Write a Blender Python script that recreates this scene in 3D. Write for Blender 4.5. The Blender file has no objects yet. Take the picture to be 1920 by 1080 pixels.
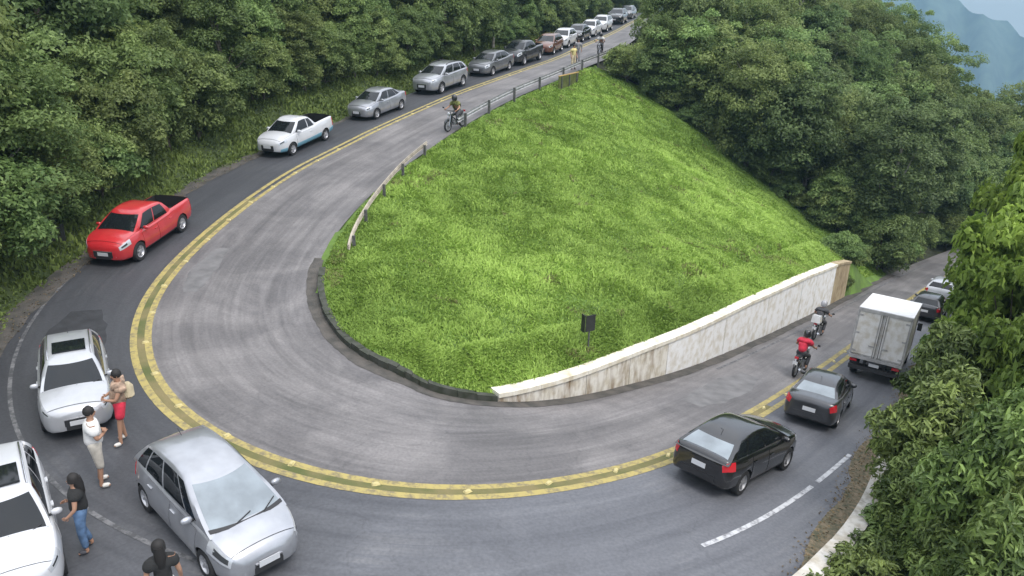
import bpy, bmesh, math, random
import numpy as np
from mathutils import Vector, Matrix

sc = bpy.context.scene
COL = sc.collection
random.seed(7)
RNG = np.random.default_rng(11)

# ------------------------------------------------------------------ camera
FPX, PITCH, ROLL, CAMZ = 1450.0, 0.3637, 0.0265, 10.0
_cp, _sp, _cr, _sr = math.cos(PITCH), math.sin(PITCH), math.cos(ROLL), math.sin(ROLL)
_U0 = np.array([0, _sp, _cp]); _X0 = np.array([1.0, 0, 0]); FWD = np.array([0, _cp, -_sp])
RGT = _cr * _X0 + _sr * _U0
UPV = _cr * _U0 - _sr * _X0
cam_d = bpy.data.cameras.new('camera')
cam = bpy.data.objects.new('camera', cam_d); COL.objects.link(cam)
cam_d.sensor_width = 36.0
cam_d.lens = 36.0 * FPX / 1920.0
cam_d.clip_start = 0.1; cam_d.clip_end = 12000
M = Matrix.Identity(4)
for r in range(3):
    M[r][0] = RGT[r]; M[r][1] = UPV[r]; M[r][2] = -FWD[r]
M[2][3] = CAMZ
cam.matrix_world = M
sc.camera = cam

# ------------------------------------------------------------------ sky, sun, exposure
SUN_EL, SUN_AZ = math.radians(58), math.radians(135)      # azimuth clockwise from +Y
world = bpy.data.worlds.new('World'); sc.world = world; world.use_nodes = True
wn = world.node_tree.nodes; wl = world.node_tree.links
wn.clear()
sky = wn.new('ShaderNodeTexSky'); sky.sky_type = 'NISHITA'; sky.sun_disc = False
sky.sun_elevation = SUN_EL; sky.sun_rotation = SUN_AZ
sky.air_density = 1.0; sky.dust_density = 4.0; sky.ozone_density = 1.0; sky.altitude = 600
bg1 = wn.new('ShaderNodeBackground'); bg1.inputs['Strength'].default_value = 0.07
wl.new(sky.outputs[0], bg1.inputs['Color'])
bg2 = wn.new('ShaderNodeBackground')                       # even overcast cloud layer
tc = wn.new('ShaderNodeTexCoord'); nz = wn.new('ShaderNodeTexNoise')
nz.inputs['Scale'].default_value = 3.0; nz.inputs['Detail'].default_value = 5
rp = wn.new('ShaderNodeValToRGB')
rp.color_ramp.elements[0].position = 0.3; rp.color_ramp.elements[0].color = (0.78, 0.82, 0.88, 1)
rp.color_ramp.elements[1].position = 0.7; rp.color_ramp.elements[1].color = (1.0, 1.0, 1.0, 1)
wl.new(tc.outputs['Generated'], nz.inputs['Vector']); wl.new(nz.outputs[0], rp.inputs[0])
sep = wn.new('ShaderNodeSeparateXYZ'); wl.new(tc.outputs['Generated'], sep.inputs[0])
grd = wn.new('ShaderNodeMapRange'); grd.inputs['From Min'].default_value = 0.0; grd.inputs['From Max'].default_value = 1.0; grd.inputs['To Min'].default_value = 0.38; grd.inputs['To Max'].default_value = 1.75   # overcast sky, brighter overhead
wl.new(sep.outputs[2], grd.inputs['Value'])
gm = wn.new('ShaderNodeMix'); gm.data_type = 'RGBA'; gm.blend_type = 'MULTIPLY'; gm.inputs['Factor'].default_value = 1.0
wl.new(rp.outputs[0], gm.inputs['A']); wl.new(grd.outputs[0], gm.inputs['B'])
wl.new(gm.outputs['Result'], bg2.inputs['Color']); bg2.inputs['Strength'].default_value = 0.85
add = wn.new('ShaderNodeAddShader'); wo = wn.new('ShaderNodeOutputWorld')
wl.new(bg1.outputs[0], add.inputs[0]); wl.new(bg2.outputs[0], add.inputs[1]); wl.new(add.outputs[0], wo.inputs[0])

sun_d = bpy.data.lights.new('sun', 'SUN'); sun_d.energy = 1.3; sun_d.angle = math.radians(24)
sun_d.color = (1.0, 0.97, 0.92)
sun = bpy.data.objects.new('sun', sun_d); COL.objects.link(sun)
_sd = Vector((math.sin(SUN_AZ) * math.cos(SUN_EL), math.cos(SUN_AZ) * math.cos(SUN_EL), math.sin(SUN_EL)))
sun.rotation_euler = _sd.to_track_quat('Z', 'Y').to_euler()

sc.view_settings.view_transform = 'Standard'; sc.view_settings.look = 'None'
sc.view_settings.exposure = 0.52; sc.view_settings.gamma = 1.0
sc.view_settings.use_curve_mapping = False
sc.render.engine = 'CYCLES'
sc.cycles.use_denoising = True
sc.cycles.max_bounces = 6; sc.cycles.diffuse_bounces = 3; sc.cycles.glossy_bounces = 3
sc.cycles.transmission_bounces = 3; sc.cycles.transparent_max_bounces = 6; sc.cycles.volume_bounces = 0
sc.cycles.caustics_reflective = False; sc.cycles.caustics_refractive = False

# ------------------------------------------------------------------ helpers
TMP = bpy.data.scenes.new('modelling_tmp')                  # scratch scene for evaluating modifiers, removed at the end
def evaluated_mesh(o):
    vl = TMP.view_layers[0]; vl.update(); dg = vl.depsgraph; dg.update()
    return bpy.data.meshes.new_from_object(o.evaluated_get(dg))
def tag(o, label=None, cat=None, group=None, kind=None):
    if label: o['label'] = label
    if cat: o['category'] = cat
    if group: o['group'] = group
    if kind: o['kind'] = kind
    return o

def empty(name, loc=(0, 0, 0), rz=0.0, label=None, cat=None, group=None):
    o = bpy.data.objects.new(name, None); COL.objects.link(o)
    o.empty_display_size = 0.2
    o.location = loc; o.rotation_euler = (0, 0, rz)
    return tag(o, label, cat, group)

def link(name, me, mats=None, parent=None, loc=None):
    o = bpy.data.objects.new(name, me); COL.objects.link(o)
    if mats is not None:
        for m in (mats if isinstance(mats, (list, tuple)) else [mats]): me.materials.append(m)
    if parent is not None: o.parent = parent
    if loc is not None: o.location = loc
    return o

def smooth(me, angle=35):
    me.polygons.foreach_set('use_smooth', [True] * len(me.polygons))
    if angle is not None:
        try: me.set_sharp_from_angle(angle=math.radians(angle))
        except Exception: pass
    me.update()
    return me

def mesh(name, verts, faces, sm=None):
    me = bpy.data.meshes.new(name)
    me.from_pydata([tuple(map(float, v)) for v in verts], [], [tuple(f) for f in faces])
    me.validate(clean_customdata=False); me.update()
    if sm is not None: smooth(me, sm)
    return me

def np_mesh(name, V, Q, uv=None, attr=None):
    """fast mesh from numpy: V (n,3), Q list of index arrays (m,k)"""
    me = bpy.data.meshes.new(name)
    V = np.ascontiguousarray(V, np.float32)
    me.vertices.add(len(V)); me.vertices.foreach_set('co', V.ravel())
    nl = sum(q.size for q in Q); nf = sum(len(q) for q in Q)
    me.loops.add(nl); me.polygons.add(nf)
    idx = np.concatenate([q.ravel() for q in Q]).astype(np.int32)
    tot = np.concatenate([np.full(len(q), q.shape[1]) for q in Q]).astype(np.int32)
    st = np.concatenate([[0], np.cumsum(tot)[:-1]]).astype(np.int32)
    me.loops.foreach_set('vertex_index', idx)
    me.polygons.foreach_set('loop_start', st); me.polygons.foreach_set('loop_total', tot)
    if uv is not None:
        l = me.uv_layers.new(name='uv'); l.data.foreach_set('uv', np.ascontiguousarray(uv[idx], np.float32).ravel())
    if attr is not None:
        a = me.attributes.new('tone', 'FLOAT', 'POINT'); a.data.foreach_set('value', np.ascontiguousarray(attr, np.float32))
    me.update(calc_edges=True); me.validate()
    return me

class MB:
    """collects simple shapes into one mesh"""
    def __init__(s): s.v = []; s.f = []; s.m = []
    def add(s, vs, fs, mi=0):
        b = len(s.v); s.v += [tuple(v) for v in vs]; s.f += [tuple(i + b for i in f) for f in fs]; s.m += [mi] * len(fs)
    def box(s, c, d, rot=None, mi=0, taper=1.0):
        hx, hy, hz = d[0] / 2, d[1] / 2, d[2] / 2
        vs = [Vector((x * hx * (taper if z > 0 else 1), y * hy * (taper if z > 0 else 1), z * hz)) for z in (-1, 1) for y in (-1, 1) for x in (-1, 1)]
        if rot is not None: vs = [rot @ v for v in vs]
        vs = [v + Vector(c) for v in vs]
        s.add(vs, [(0, 2, 3, 1), (4, 5, 7, 6), (0, 1, 5, 4), (2, 6, 7, 3), (0, 4, 6, 2), (1, 3, 7, 5)], mi)
    def tube(s, pts, rad, n=8, mi=0, cap=True):
        pts = [Vector(p) for p in pts]
        rs = rad if isinstance(rad, (list, tuple)) else [rad] * len(pts)
        rings = []
        up = None
        for i, p in enumerate(pts):
            t = (pts[min(i + 1, len(pts) - 1)] - pts[max(i - 1, 0)]).normalized()
            if up is None:
                up = t.orthogonal().normalized()
            else:
                up = (up - t * up.dot(t))
                up = up.normalized() if up.length > 1e-6 else t.orthogonal().normalized()
            b = t.cross(up)
            rings.append([p + (up * math.cos(a) + b * math.sin(a)) * rs[i] for a in [2 * math.pi * k / n for k in range(n)]])
        vs = [v for r in rings for v in r]; fs = []
        for i in range(len(pts) - 1):
            for k in range(n):
                a, b2 = i * n + k, i * n + (k + 1) % n
                fs.append((a, b2, b2 + n, a + n))
        if cap:
            fs.append(tuple(range(n - 1, -1, -1))); fs.append(tuple((len(pts) - 1) * n + k for k in range(n)))
        s.add(vs, fs, mi)
    def lathe(s, prof, n=20, axis='z', c=(0, 0, 0), mi=0):
        vs = []; fs = []
        for (r, h) in prof:
            for k in range(n):
                a = 2 * math.pi * k / n
                x, y = r * math.cos(a), r * math.sin(a)
                v = (x, y, h) if axis == 'z' else ((x, h, y) if axis == 'y' else (h, x, y))
                vs.append((v[0] + c[0], v[1] + c[1], v[2] + c[2]))
        for i in range(len(prof) - 1):
            for k in range(n):
                fs.append((i * n + k, i * n + (k + 1) % n, (i + 1) * n + (k + 1) % n, (i + 1) * n + k))
        s.add(vs, fs, mi)
    def mesh(s, name, sm=35):
        me = bpy.data.meshes.new(name)
        me.from_pydata(s.v, [], s.f); me.validate()
        if any(s.m) and len(me.polygons) == len(s.m): me.polygons.foreach_set('material_index', s.m)
        bm = bmesh.new(); bm.from_mesh(me); bmesh.ops.recalc_face_normals(bm, faces=bm.faces); bm.to_mesh(me); bm.free()
        if sm is not None: smooth(me, sm)
        me.update(); return me
    def build(s, name, mats, parent=None, sm=35, loc=None):
        return link(name, s.mesh(name, sm), mats, parent, loc)

# ------------------------------------------------------------------ materials
MATS = {}
def mat(name, col, rough=0.6, metal=0.0, var=0.0, scale=4.0, bump=0.0, bscale=40.0, spec=0.5, coat=0.0, col2=None, detail=4, objrand=0.0):
    if name in MATS: return MATS[name]
    m = bpy.data.materials.new(name); m.use_nodes = True
    nt = m.node_tree; n = nt.nodes; l = nt.links
    p = n['Principled BSDF']
    p.inputs['Base Color'].default_value = (*col, 1); p.inputs['Roughness'].default_value = rough
    p.inputs['Metallic'].default_value = metal
    p.inputs['Specular IOR Level'].default_value = spec
    if coat: p.inputs['Coat Weight'].default_value = coat; p.inputs['Coat Roughness'].default_value = 0.06
    t = None
    if var or bump or col2 is not None:
        t = n.new('ShaderNodeTexCoord')
    src = None
    if var or col2 is not None:
        c2 = col2 if col2 is not None else tuple(max(0, c * (1 - var)) for c in col)
        c1 = col if col2 is not None else tuple(min(1, c * (1 + var)) for c in col)
        x = n.new('ShaderNodeTexNoise'); x.inputs['Scale'].default_value = scale; x.inputs['Detail'].default_value = detail
        l.new(t.outputs['Object'], x.inputs['Vector'])
        r = n.new('ShaderNodeValToRGB'); r.color_ramp.elements[0].position = 0.35; r.color_ramp.elements[1].position = 0.65
        r.color_ramp.elements[0].color = (*c2, 1); r.color_ramp.elements[1].color = (*c1, 1)
        l.new(x.outputs[0], r.inputs[0]); l.new(r.outputs[0], p.inputs['Base Color'])
    if bump:
        b = n.new('ShaderNodeTexNoise'); b.inputs['Scale'].default_value = bscale; b.inputs['Detail'].default_value = 4
        l.new(t.outputs['Object'], b.inputs['Vector'])
        bp = n.new('ShaderNodeBump'); bp.inputs['Strength'].default_value = bump; bp.inputs['Distance'].default_value = 0.02
        l.new(b.outputs[0], bp.inputs['Height']); l.new(bp.outputs[0], p.inputs['Normal'])
    MATS[name] = m
    return m

def leaf_mat(name, dark, light, rough=0.55, trans=0.3, rand=0.35, dry=None):
    """leaf material: tone attribute per leaf + random per object"""
    m = bpy.data.materials.new(name); m.use_nodes = True
    nt = m.node_tree; n = nt.nodes; l = nt.links
    p = n['Principled BSDF']; p.inputs['Roughness'].default_value = rough; p.inputs['Specular IOR Level'].default_value = 0.35
    a = n.new('ShaderNodeAttribute'); a.attribute_name = 'tone'
    oi = n.new('ShaderNodeObjectInfo')
    mx = n.new('ShaderNodeValToRGB'); cr = mx.color_ramp
    cr.elements[0].position = 0.0; cr.elements[0].color = (*dark, 1); cr.elements[1].position = 1.0; cr.elements[1].color = (*light, 1)
    if dry is not None:
        cr.elements[0].color = (*dry, 1); e_ = cr.elements.new(0.12); e_.color = (*dark, 1)
    l.new(a.outputs['Fac'], mx.inputs[0])
    hs = n.new('ShaderNodeHueSaturation')
    mr = n.new('ShaderNodeMapRange'); mr.inputs['To Min'].default_value = 1 - rand; mr.inputs['To Max'].default_value = 1 + rand
    l.new(oi.outputs['Random'], mr.inputs['Value']); l.new(mr.outputs[0], hs.inputs['Value'])
    mh = n.new('ShaderNodeMath'); mh.operation = 'MULTIPLY'; mh.inputs[1].default_value = 7.31
    fr = n.new('ShaderNodeMath'); fr.operation = 'FRACT'
    l.new(oi.outputs['Random'], mh.inputs[0]); l.new(mh.outputs[0], fr.inputs[0])
    mr2 = n.new('ShaderNodeMapRange'); mr2.inputs['To Min'].default_value = 0.5 - 0.022 * (rand / .35); mr2.inputs['To Max'].default_value = 0.5 + 0.022 * (rand / .35)
    l.new(fr.outputs[0], mr2.inputs['Value']); l.new(mr2.outputs[0], hs.inputs['Hue'])
    l.new(mx.outputs[0], hs.inputs['Color'])
    l.new(hs.outputs[0], p.inputs['Base Color'])
    tr = n.new('ShaderNodeBsdfTranslucent'); l.new(hs.outputs[0], tr.inputs['Color'])
    ms = n.new('ShaderNodeMixShader'); ms.inputs[0].default_value = trans
    o = n['Material Output']
    l.new(p.outputs[0], ms.inputs[1]); l.new(tr.outputs[0], ms.inputs[2]); l.new(ms.outputs[0], o.inputs['Surface'])
    MATS[name] = m
    return m
# ------------------------------------------------------------------ the hairpin: centre line, widths, ground height (all in metres)
CL = np.array([[33, 142, 8.2], [25, 133, 7.8], [19, 122, 7.3], [15.21, 110.26, 6.77], [12.14, 99.2, 6.19], [9.02, 88.89, 5.66], [6.2, 80.3, 5.22], [3.6, 71.86, 4.76],
    [0.57, 64.77, 4.3], [-1.92, 59.28, 3.87], [-4.1, 54.9, 3.46], [-6.37, 48.86, 2.96], [-8.24, 44.02, 2.49],
    [-9.66, 39.85, 2.04], [-10.42, 38.02, 1.84], [-11.05, 35.3, 1.56], [-11.63, 32.11, 1.24], [-11.91, 29.4, 0.96], [-12.07, 26.86, 0.73],
    [-11.95, 24.48, 0.54], [-11.61, 22.44, 0.41], [-10.83, 20.34, 0.29], [-9.84, 18.5, 0.23], [-8.81, 17.16, 0.19], [-7.69, 16.04, 0.17], [-6.66, 15.3, 0.15],
    [-5.61, 14.7, 0.11], [-4.55, 14.29, 0.04], [-3.34, 14.05, -0.07], [-2.19, 14.04, -0.19], [-1.05, 14.23, -0.34], [0.12, 14.64, -0.52], [1.37, 15.32, -0.75],
    [2.61, 16.13, -1.0], [4.16, 17.45, -1.36], [5.98, 19.45, -1.83], [8.31, 22.25, -2.48], [10.23, 24.72, -3.01], [13.18, 28.61, -3.84], [17.89, 34.95, -5.1],
    [25.17, 44.91, -6.95], [33, 54.5, -8.6], [42, 64, -10.0], [52, 73, -11.2]])
def _resample(P, step):
    n = len(P); out = []
    for i in range(n - 1):
        p0, p1, p2, p3 = P[max(i - 1, 0)], P[i], P[i + 1], P[min(i + 2, n - 1)]
        # centripetal-ish Catmull-Rom
        d = np.linalg.norm(p2 - p1)
        d0 = max(np.linalg.norm(p1 - p0), 1e-3); d2 = max(np.linalg.norm(p3 - p2), 1e-3)
        m1 = (p2 - p0) / (d0 + d) * d if i > 0 else (p2 - p1)
        m2 = (p3 - p1) / (d + d2) * d if i < n - 2 else (p2 - p1)
        for t in np.linspace(0, 1, max(2, int(d / 0.1)), endpoint=False):
            t2, t3 = t * t, t * t * t
            out.append((2 * t3 - 3 * t2 + 1) * p1 + (t3 - 2 * t2 + t) * m1 + (-2 * t3 + 3 * t2) * p2 + (t3 - t2) * m2)
    out.append(P[-1]); out = np.array(out)
    s = np.concatenate([[0], np.cumsum(np.linalg.norm(np.diff(out, axis=0), axis=1))])
    ss = np.arange(0, s[-1], step)
    return np.stack([np.interp(ss, s, out[:, k]) for k in range(3)], 1), ss
def _gauss(a, sg):
    k = np.arange(-int(3 * sg), int(3 * sg) + 1); w = np.exp(-k * k / (2 * sg * sg)); w /= w.sum()
    p = np.concatenate([a[:1] - (a[1:len(k) // 2 + 1][::-1] - a[:1]), a, a[-1:] + (a[-1:] - a[-len(k) // 2:-1][::-1])])
    return np.convolve(p, w, 'valid')[:len(a)]
ST, SS = _resample(CL, 0.4)
for _k in range(3): ST[3:-3, _k] = _gauss(ST[:, _k], 4)[3:-3]
TN = np.gradient(ST[:, :2], axis=0); TN /= np.linalg.norm(TN, axis=1)[:, None]
NL = np.stack([-TN[:, 1], TN[:, 0]], 1)                 # left normal = towards the inside of the bend
S_AP = float(SS[np.argmin(np.hypot(ST[:, 0] + 8.8, ST[:, 1] - 17.2))])
def cl_nearest(P, lo=0.0, hi=1e9):
    """nearest station of each xy point: (s, signed offset to the inside, z on the line, distance)"""
    sel = np.where((SS >= lo) & (SS <= hi))[0]
    P = np.atleast_2d(P)[:, :2]
    S = np.empty(len(P)); O = np.empty(len(P)); Zz = np.empty(len(P)); D = np.empty(len(P))
    for a in range(0, len(P), 4000):
        q = P[a:a + 4000]
        d2 = (q[:, None, 0] - ST[None, sel, 0]) ** 2 + (q[:, None, 1] - ST[None, sel, 1]) ** 2
        i = sel[np.argmin(d2, 1)]
        r = q - ST[i, :2]
        al = (r * TN[i]).sum(1); o = (r * NL[i]).sum(1)
        S[a:a + 4000] = SS[i] + np.clip(al, -0.3, 0.3); O[a:a + 4000] = o
        Zz[a:a + 4000] = np.interp(SS[i] + np.clip(al, -0.3, 0.3), SS, ST[:, 2]); D[a:a + 4000] = np.hypot(r[:, 0], r[:, 1])
    return S, O, Zz, D
def cl_at(s, o=0.0, dz=0.0):
    x = np.interp(s, SS, ST[:, 0]) + o * np.interp(s, SS, NL[:, 0])
    y = np.interp(s, SS, ST[:, 1]) + o * np.interp(s, SS, NL[:, 1])
    return Vector((x, y, road_z(s, o) + dz))
def heading(s):
    return math.atan2(np.interp(s, SS, TN[:, 1]), np.interp(s, SS, TN[:, 0]))
def bank(s):
    return -0.025 * np.exp(-((np.asarray(s) - S_AP) / 22.0) ** 2)
def road_z(s, o):
    return np.interp(s, SS, ST[:, 2]) + bank(s) * np.maximum(o, 0)
_WI = np.array([[0, 3.2], [46, 3.2], [60, 3.7], [70, 4.3], [81, 4.1], [92, 4.4], [101, 4.3], [108, 4.55], [114, 4.85], [123, 4.85], [128, 5.2], [133, 5.35], [140, 5.15], [145, 5.0], [148.7, 4.4], [153, 4.0], [159.3, 3.45], [172, 3.2], [182, 3.0], [225, 2.8]])
_WO = np.array([[0, 4.2], [66, 4.4], [88, 3.7], [97, 3.0], [105, 2.9], [113, 3.2], [126, 3.2], [131, 3.5], [134, 4.2], [137, 7.5], [141, 9.0], [145, 8.5], [148, 5.6], [150, 4.5], [156, 3.5], [169, 2.75], [182, 2.7], [225, 2.7]])
_wi = _gauss(np.interp(SS, _WI[:, 0], _WI[:, 1]), 3); _wo = _gauss(np.interp(SS, _WO[:, 0], _WO[:, 1]), 2)
def w_in(s): return np.interp(s, SS, _wi)
def w_out(s): return np.interp(s, SS, _wo)
S_W0, S_W1 = 148.4, 180.6                                  # retaining wall from .. to
_WH = np.array([[S_W0, 0.26], [150.5, 0.56], [153.4, 0.92], [156, 1.25], [159.3, 1.55], [164.4, 1.95], [172, 2.3], [178.5, 2.35], [S_W1, 2.2]])
def wall_h(s):
    h = np.interp(s, _WH[:, 0], _WH[:, 1]); s = np.asarray(s)
    return np.where((s < S_W0), 0.0, np.where(s > S_W1, 2.2 * np.clip(1 - (s - S_W1) / 6.0, 0, 1), h))
def _vn(x, y, sc, seed):
    """smooth value noise"""
    def h(i, j):
        n = (i * 374761393 + j * 668265263 + seed * 144269) & 0x7fffffff
        n = ((n ^ (n >> 13)) * 1274126177) & 0x7fffffff
        return ((n ^ (n >> 16)) & 0xffff) / 65535.0
    x = np.asarray(x) / sc; y = np.asarray(y) / sc
    i = np.floor(x).astype(np.int64); j = np.floor(y).astype(np.int64)
    fx = x - i; fy = y - j; fx = fx * fx * (3 - 2 * fx); fy = fy * fy * (3 - 2 * fy)
    return (h(i, j) * (1 - fx) + h(i + 1, j) * fx) * (1 - fy) + (h(i, j + 1) * (1 - fx) + h(i + 1, j + 1) * fx) * fy
def ground(P, lumps=True, strip=False):
    """terrain height for xy points, with region info"""
    P = np.atleast_2d(P)[:, :2]
    s, o, zl, D = cl_nearest(P)
    su, ou, zu, Du = cl_nearest(P, 0, S_AP); sl, ol, zlo, Dl = cl_nearest(P, S_AP, 1e9)
    x, y = P[:, 0], P[:, 1]
    z = np.empty(len(P))
    wi = w_in(s); wo = w_out(s)
    # inside of the hairpin: slope from the upper leg down to the retaining wall
    du = np.maximum(Du - w_in(su), 0.0) + 0.05; dl = np.maximum(Dl - w_in(sl), 0.0) + 0.05
    zu2 = road_z(su, w_in(su)) + 0.02
    zl2 = road_z(sl, w_in(sl)) + wall_h(sl) + 0.05
    a = dl ** 1.15; b = du ** 1.15; w = a / (a + b)
    ku = 0.18 + 0.0 * su
    kerb = 0.22 * np.exp(-((sl - 141) / 9.0) ** 2)
    zin = zu2 * w + (zl2 + kerb) * (1 - w)
    zin += (1.1 * (1 - np.exp(-dl / 2.2)) * (1 - w) ** 1.0) * np.clip(1 - (sl - 150) / 30.0, 0.35, 1)
    # valley behind the crest: falls a little, beyond the end of the grass
    e = crest_e(x, y)
    zin -= np.clip(e, 0, 6) * 0.12 + np.clip(e - 38, 0, 60) * 0.55 * np.clip((du - 7) / 10, 0, 1)
    zin += 6.8 * np.exp(-((x - 38) ** 2 + (y - 86) ** 2) / (2 * 15.0 ** 2)) * np.clip((du - 1) / 6, 0, 1) * np.clip((dl - 1) / 5, 0, 1)
    # outside: left = cut slope rising, right = drop
    d_o = np.maximum(-o - wo, 0)
    rise = np.where(d_o < 0.8, 0.0, (d_o - 0.8) * 0.62)
    rise = np.where(d_o > 26, (26 - 0.8) * 0.62 + (d_o - 26) * 0.35, rise)
    rise = rise * np.clip((38 - x) / 18, -1, 1)
    dd = np.maximum(d_o - 0.9, 0)
    drop = -np.minimum(dd, 40) * 0.75 - np.maximum(dd - 40, 0) * 0.45
    k = np.clip((s - 136.0) / 8.0, 0, 1)
    zout = road_z(s, 0.0) + rise * (1 - k) + drop * k
    zout = zout - np.clip(y - 150, 0, 200) * 0.7
    z = np.where(o > 0, zin, zout)
    z = np.where(y > 138, np.minimum(z, 7 - (y - 138) * 0.8), z); z = np.where((x > 60) & (y > 60), np.minimum(z, -2 - (x - 60) * .6), z)
    z = np.where((x > 36) & (y > 98) & (o * (o > 0) < 60), np.minimum(z, 5 - (x - 36) * .35), z)
    onroad = (o > -wo) & (o < wi) & (D < 12)
    if lumps:
        amp = np.where(o > 0, np.clip(np.minimum(du, dl) / 3.0, 0, 1), np.clip(d_o / 4.0, 0, 1))
        z = z + amp * ((_vn(x, y, 1.3, 3) - .5) * 0.28 + (_vn(x, y, 4.2, 5) - .5) * 0.7)
    z = np.where(onroad, road_z(s, o) - 0.10, z)
    near = (o > 0) & (~onroad) & (Dl - w_in(sl) < 1.65) & (sl > 125.5) & (sl < S_W1 + 1)
    z = np.where(near & strip, road_z(s, w_in(s)) - 0.12, z)
    return z, s, o, du, dl, e
CR0 = np.array([8.4, 62.2]); CR1 = np.array([22.0, 51.0])   # crest of the grass slope
def crest_e(x, y):
    t = (CR1 - CR0) / np.linalg.norm(CR1 - CR0); n = np.array([-t[1], t[0]])
    return (x - CR0[0]) * n[0] + (y - CR0[1]) * n[1]

def lip_z(s, dn, zg):
    """turf height behind the wall top / kerb: from the coping up to the slope"""
    top = road_z(s, w_in(s)) + np.where(np.asarray(s) >= S_W0, wall_h(s), .2) - .04
    k = np.clip((dn - .4) / 1.7, 0, 1); k = k * k * (3 - 2 * k)
    return top * (1 - k) + zg * k
# ------------------------------------------------------------------ ground materials
def asphalt_mat():
    m = bpy.data.materials.new('asphalt'); m.use_nodes = True
    nt = m.node_tree; n = nt.nodes; l = nt.links; p = n['Principled BSDF']
    uv = n.new('ShaderNodeUVMap'); uv.uv_map = 'uv'
    tc = n.new('ShaderNodeTexCoord')
    def mapped(scl, src):
        k = n.new('ShaderNodeMapping'); k.inputs['Scale'].default_value = scl
        l.new(src, k.inputs['Vector']); return k.outputs[0]
    def noise(vec, scale, det=4, rough=0.55, dist=0.0):
        k = n.new('ShaderNodeTexNoise'); k.inputs['Scale'].default_value = scale; k.inputs['Detail'].default_value = det
        k.inputs['Roughness'].default_value = rough; k.inputs['Distortion'].default_value = dist
        l.new(vec, k.inputs['Vector']); return k.outputs[0]
    def ramp(src, a, b, ca, cb):
        r = n.new('ShaderNodeValToRGB'); r.color_ramp.elements[0].position = a; r.color_ramp.elements[1].position = b
        r.color_ramp.elements[0].color = (*ca, 1); r.color_ramp.elements[1].color = (*cb, 1); l.new(src, r.inputs[0]); return r.outputs[0]
    def mix(f, a, b, mode='MIX'):
        k = n.new('ShaderNodeMix'); k.data_type = 'RGBA'; k.blend_type = mode
        if isinstance(f, float): k.inputs['Factor'].default_value = f
        else: l.new(f, k.inputs['Factor'])
        l.new(a, k.inputs['A']); l.new(b, k.inputs['B']); return k.outputs['Result']
    streak = noise(mapped((0.10, 1.5, 1), uv.outputs[0]), 1.0, 7, 0.62, 0.9)
    fine_streak = noise(mapped((0.22, 5.5, 1), uv.outputs[0]), 1.0, 5, 0.6, 0.5)
    blotch = noise(tc.outputs['Object'], 0.33, 6, 0.62, 0.6)
    speck = noise(tc.outputs['Object'], 14.0, 3)
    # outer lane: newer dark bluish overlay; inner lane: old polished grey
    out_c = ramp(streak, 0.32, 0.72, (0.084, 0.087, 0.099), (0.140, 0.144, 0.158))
    out_l = ramp(blotch, 0.5, 0.68, (0, 0, 0), (0.5, 0.5, 0.5))
    pale = n.new('ShaderNodeRGB'); pale.outputs[0].default_value = (0.20, 0.198, 0.20, 1)
    fs = ramp(fine_streak, 0.44, 0.62, (0, 0, 0), (1, 1, 1))
    mm = n.new('ShaderNodeMix'); mm.data_type = 'RGBA'; mm.blend_type = 'MULTIPLY'; mm.inputs['Factor'].default_value = 1.0
    l.new(out_l, mm.inputs['A']); l.new(fs, mm.inputs['B'])
    out_c = mix(mm.outputs['Result'], out_c, pale.outputs[0])
    in_c = ramp(streak, 0.30, 0.70, (0.122, 0.116, 0.115), (0.212, 0.202, 0.198))
    in_d = ramp(blotch, 0.42, 0.62, (0.68, 0.675, 0.69), (1.06, 1.05, 1.05))
    in_c = mix(1.0, in_c, in_d, 'MULTIPLY')
    fs2 = ramp(fine_streak, 0.38, 0.58, (0.88, 0.875, 0.875), (1.05, 1.045, 1.045))
    in_c = mix(1.0, in_c, fs2, 'MULTIPLY')
    sx = n.new('ShaderNodeSeparateXYZ'); l.new(uv.outputs[0], sx.inputs[0])
    wob = n.new('ShaderNodeMath'); wob.operation = 'MULTIPLY_ADD'; l.new(blotch, wob.inputs[0]); wob.inputs[1].default_value = 0.8; wob.inputs[2].default_value = -0.4
    ad = n.new('ShaderNodeMath'); ad.operation = 'ADD'; l.new(sx.outputs[1], ad.inputs[0]); l.new(wob.outputs[0], ad.inputs[1])
    lane = ramp(ad.outputs[0], 0.0, 0.28, (0, 0, 0), (1, 1, 1))
    # the outer lane is toned darker along its uphill stretch
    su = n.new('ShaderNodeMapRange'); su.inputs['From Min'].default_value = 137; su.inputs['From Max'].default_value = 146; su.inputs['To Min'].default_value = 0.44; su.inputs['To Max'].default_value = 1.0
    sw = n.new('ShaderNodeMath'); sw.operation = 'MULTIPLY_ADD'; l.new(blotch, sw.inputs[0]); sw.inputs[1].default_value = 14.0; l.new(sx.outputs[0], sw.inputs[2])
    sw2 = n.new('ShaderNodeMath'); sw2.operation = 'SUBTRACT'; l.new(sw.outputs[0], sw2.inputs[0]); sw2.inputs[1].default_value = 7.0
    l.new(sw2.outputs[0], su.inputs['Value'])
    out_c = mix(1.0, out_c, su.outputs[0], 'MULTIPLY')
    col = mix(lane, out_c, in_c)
    sp = ramp(speck, 0.3, 0.7, (0.84, 0.84, 0.84), (1.14, 1.14, 1.14))
    col = mix(1.0, col, sp, 'MULTIPLY')
    # long cracks sealed dark
    vo = n.new('ShaderNodeTexVoronoi'); vo.feature = 'DISTANCE_TO_EDGE'; vo.inputs['Scale'].default_value = 0.42
    wv = noise(tc.outputs['Object'], 1.6, 4); 
    av = n.new('ShaderNodeVectorMath'); av.operation = 'MULTIPLY_ADD'
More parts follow.
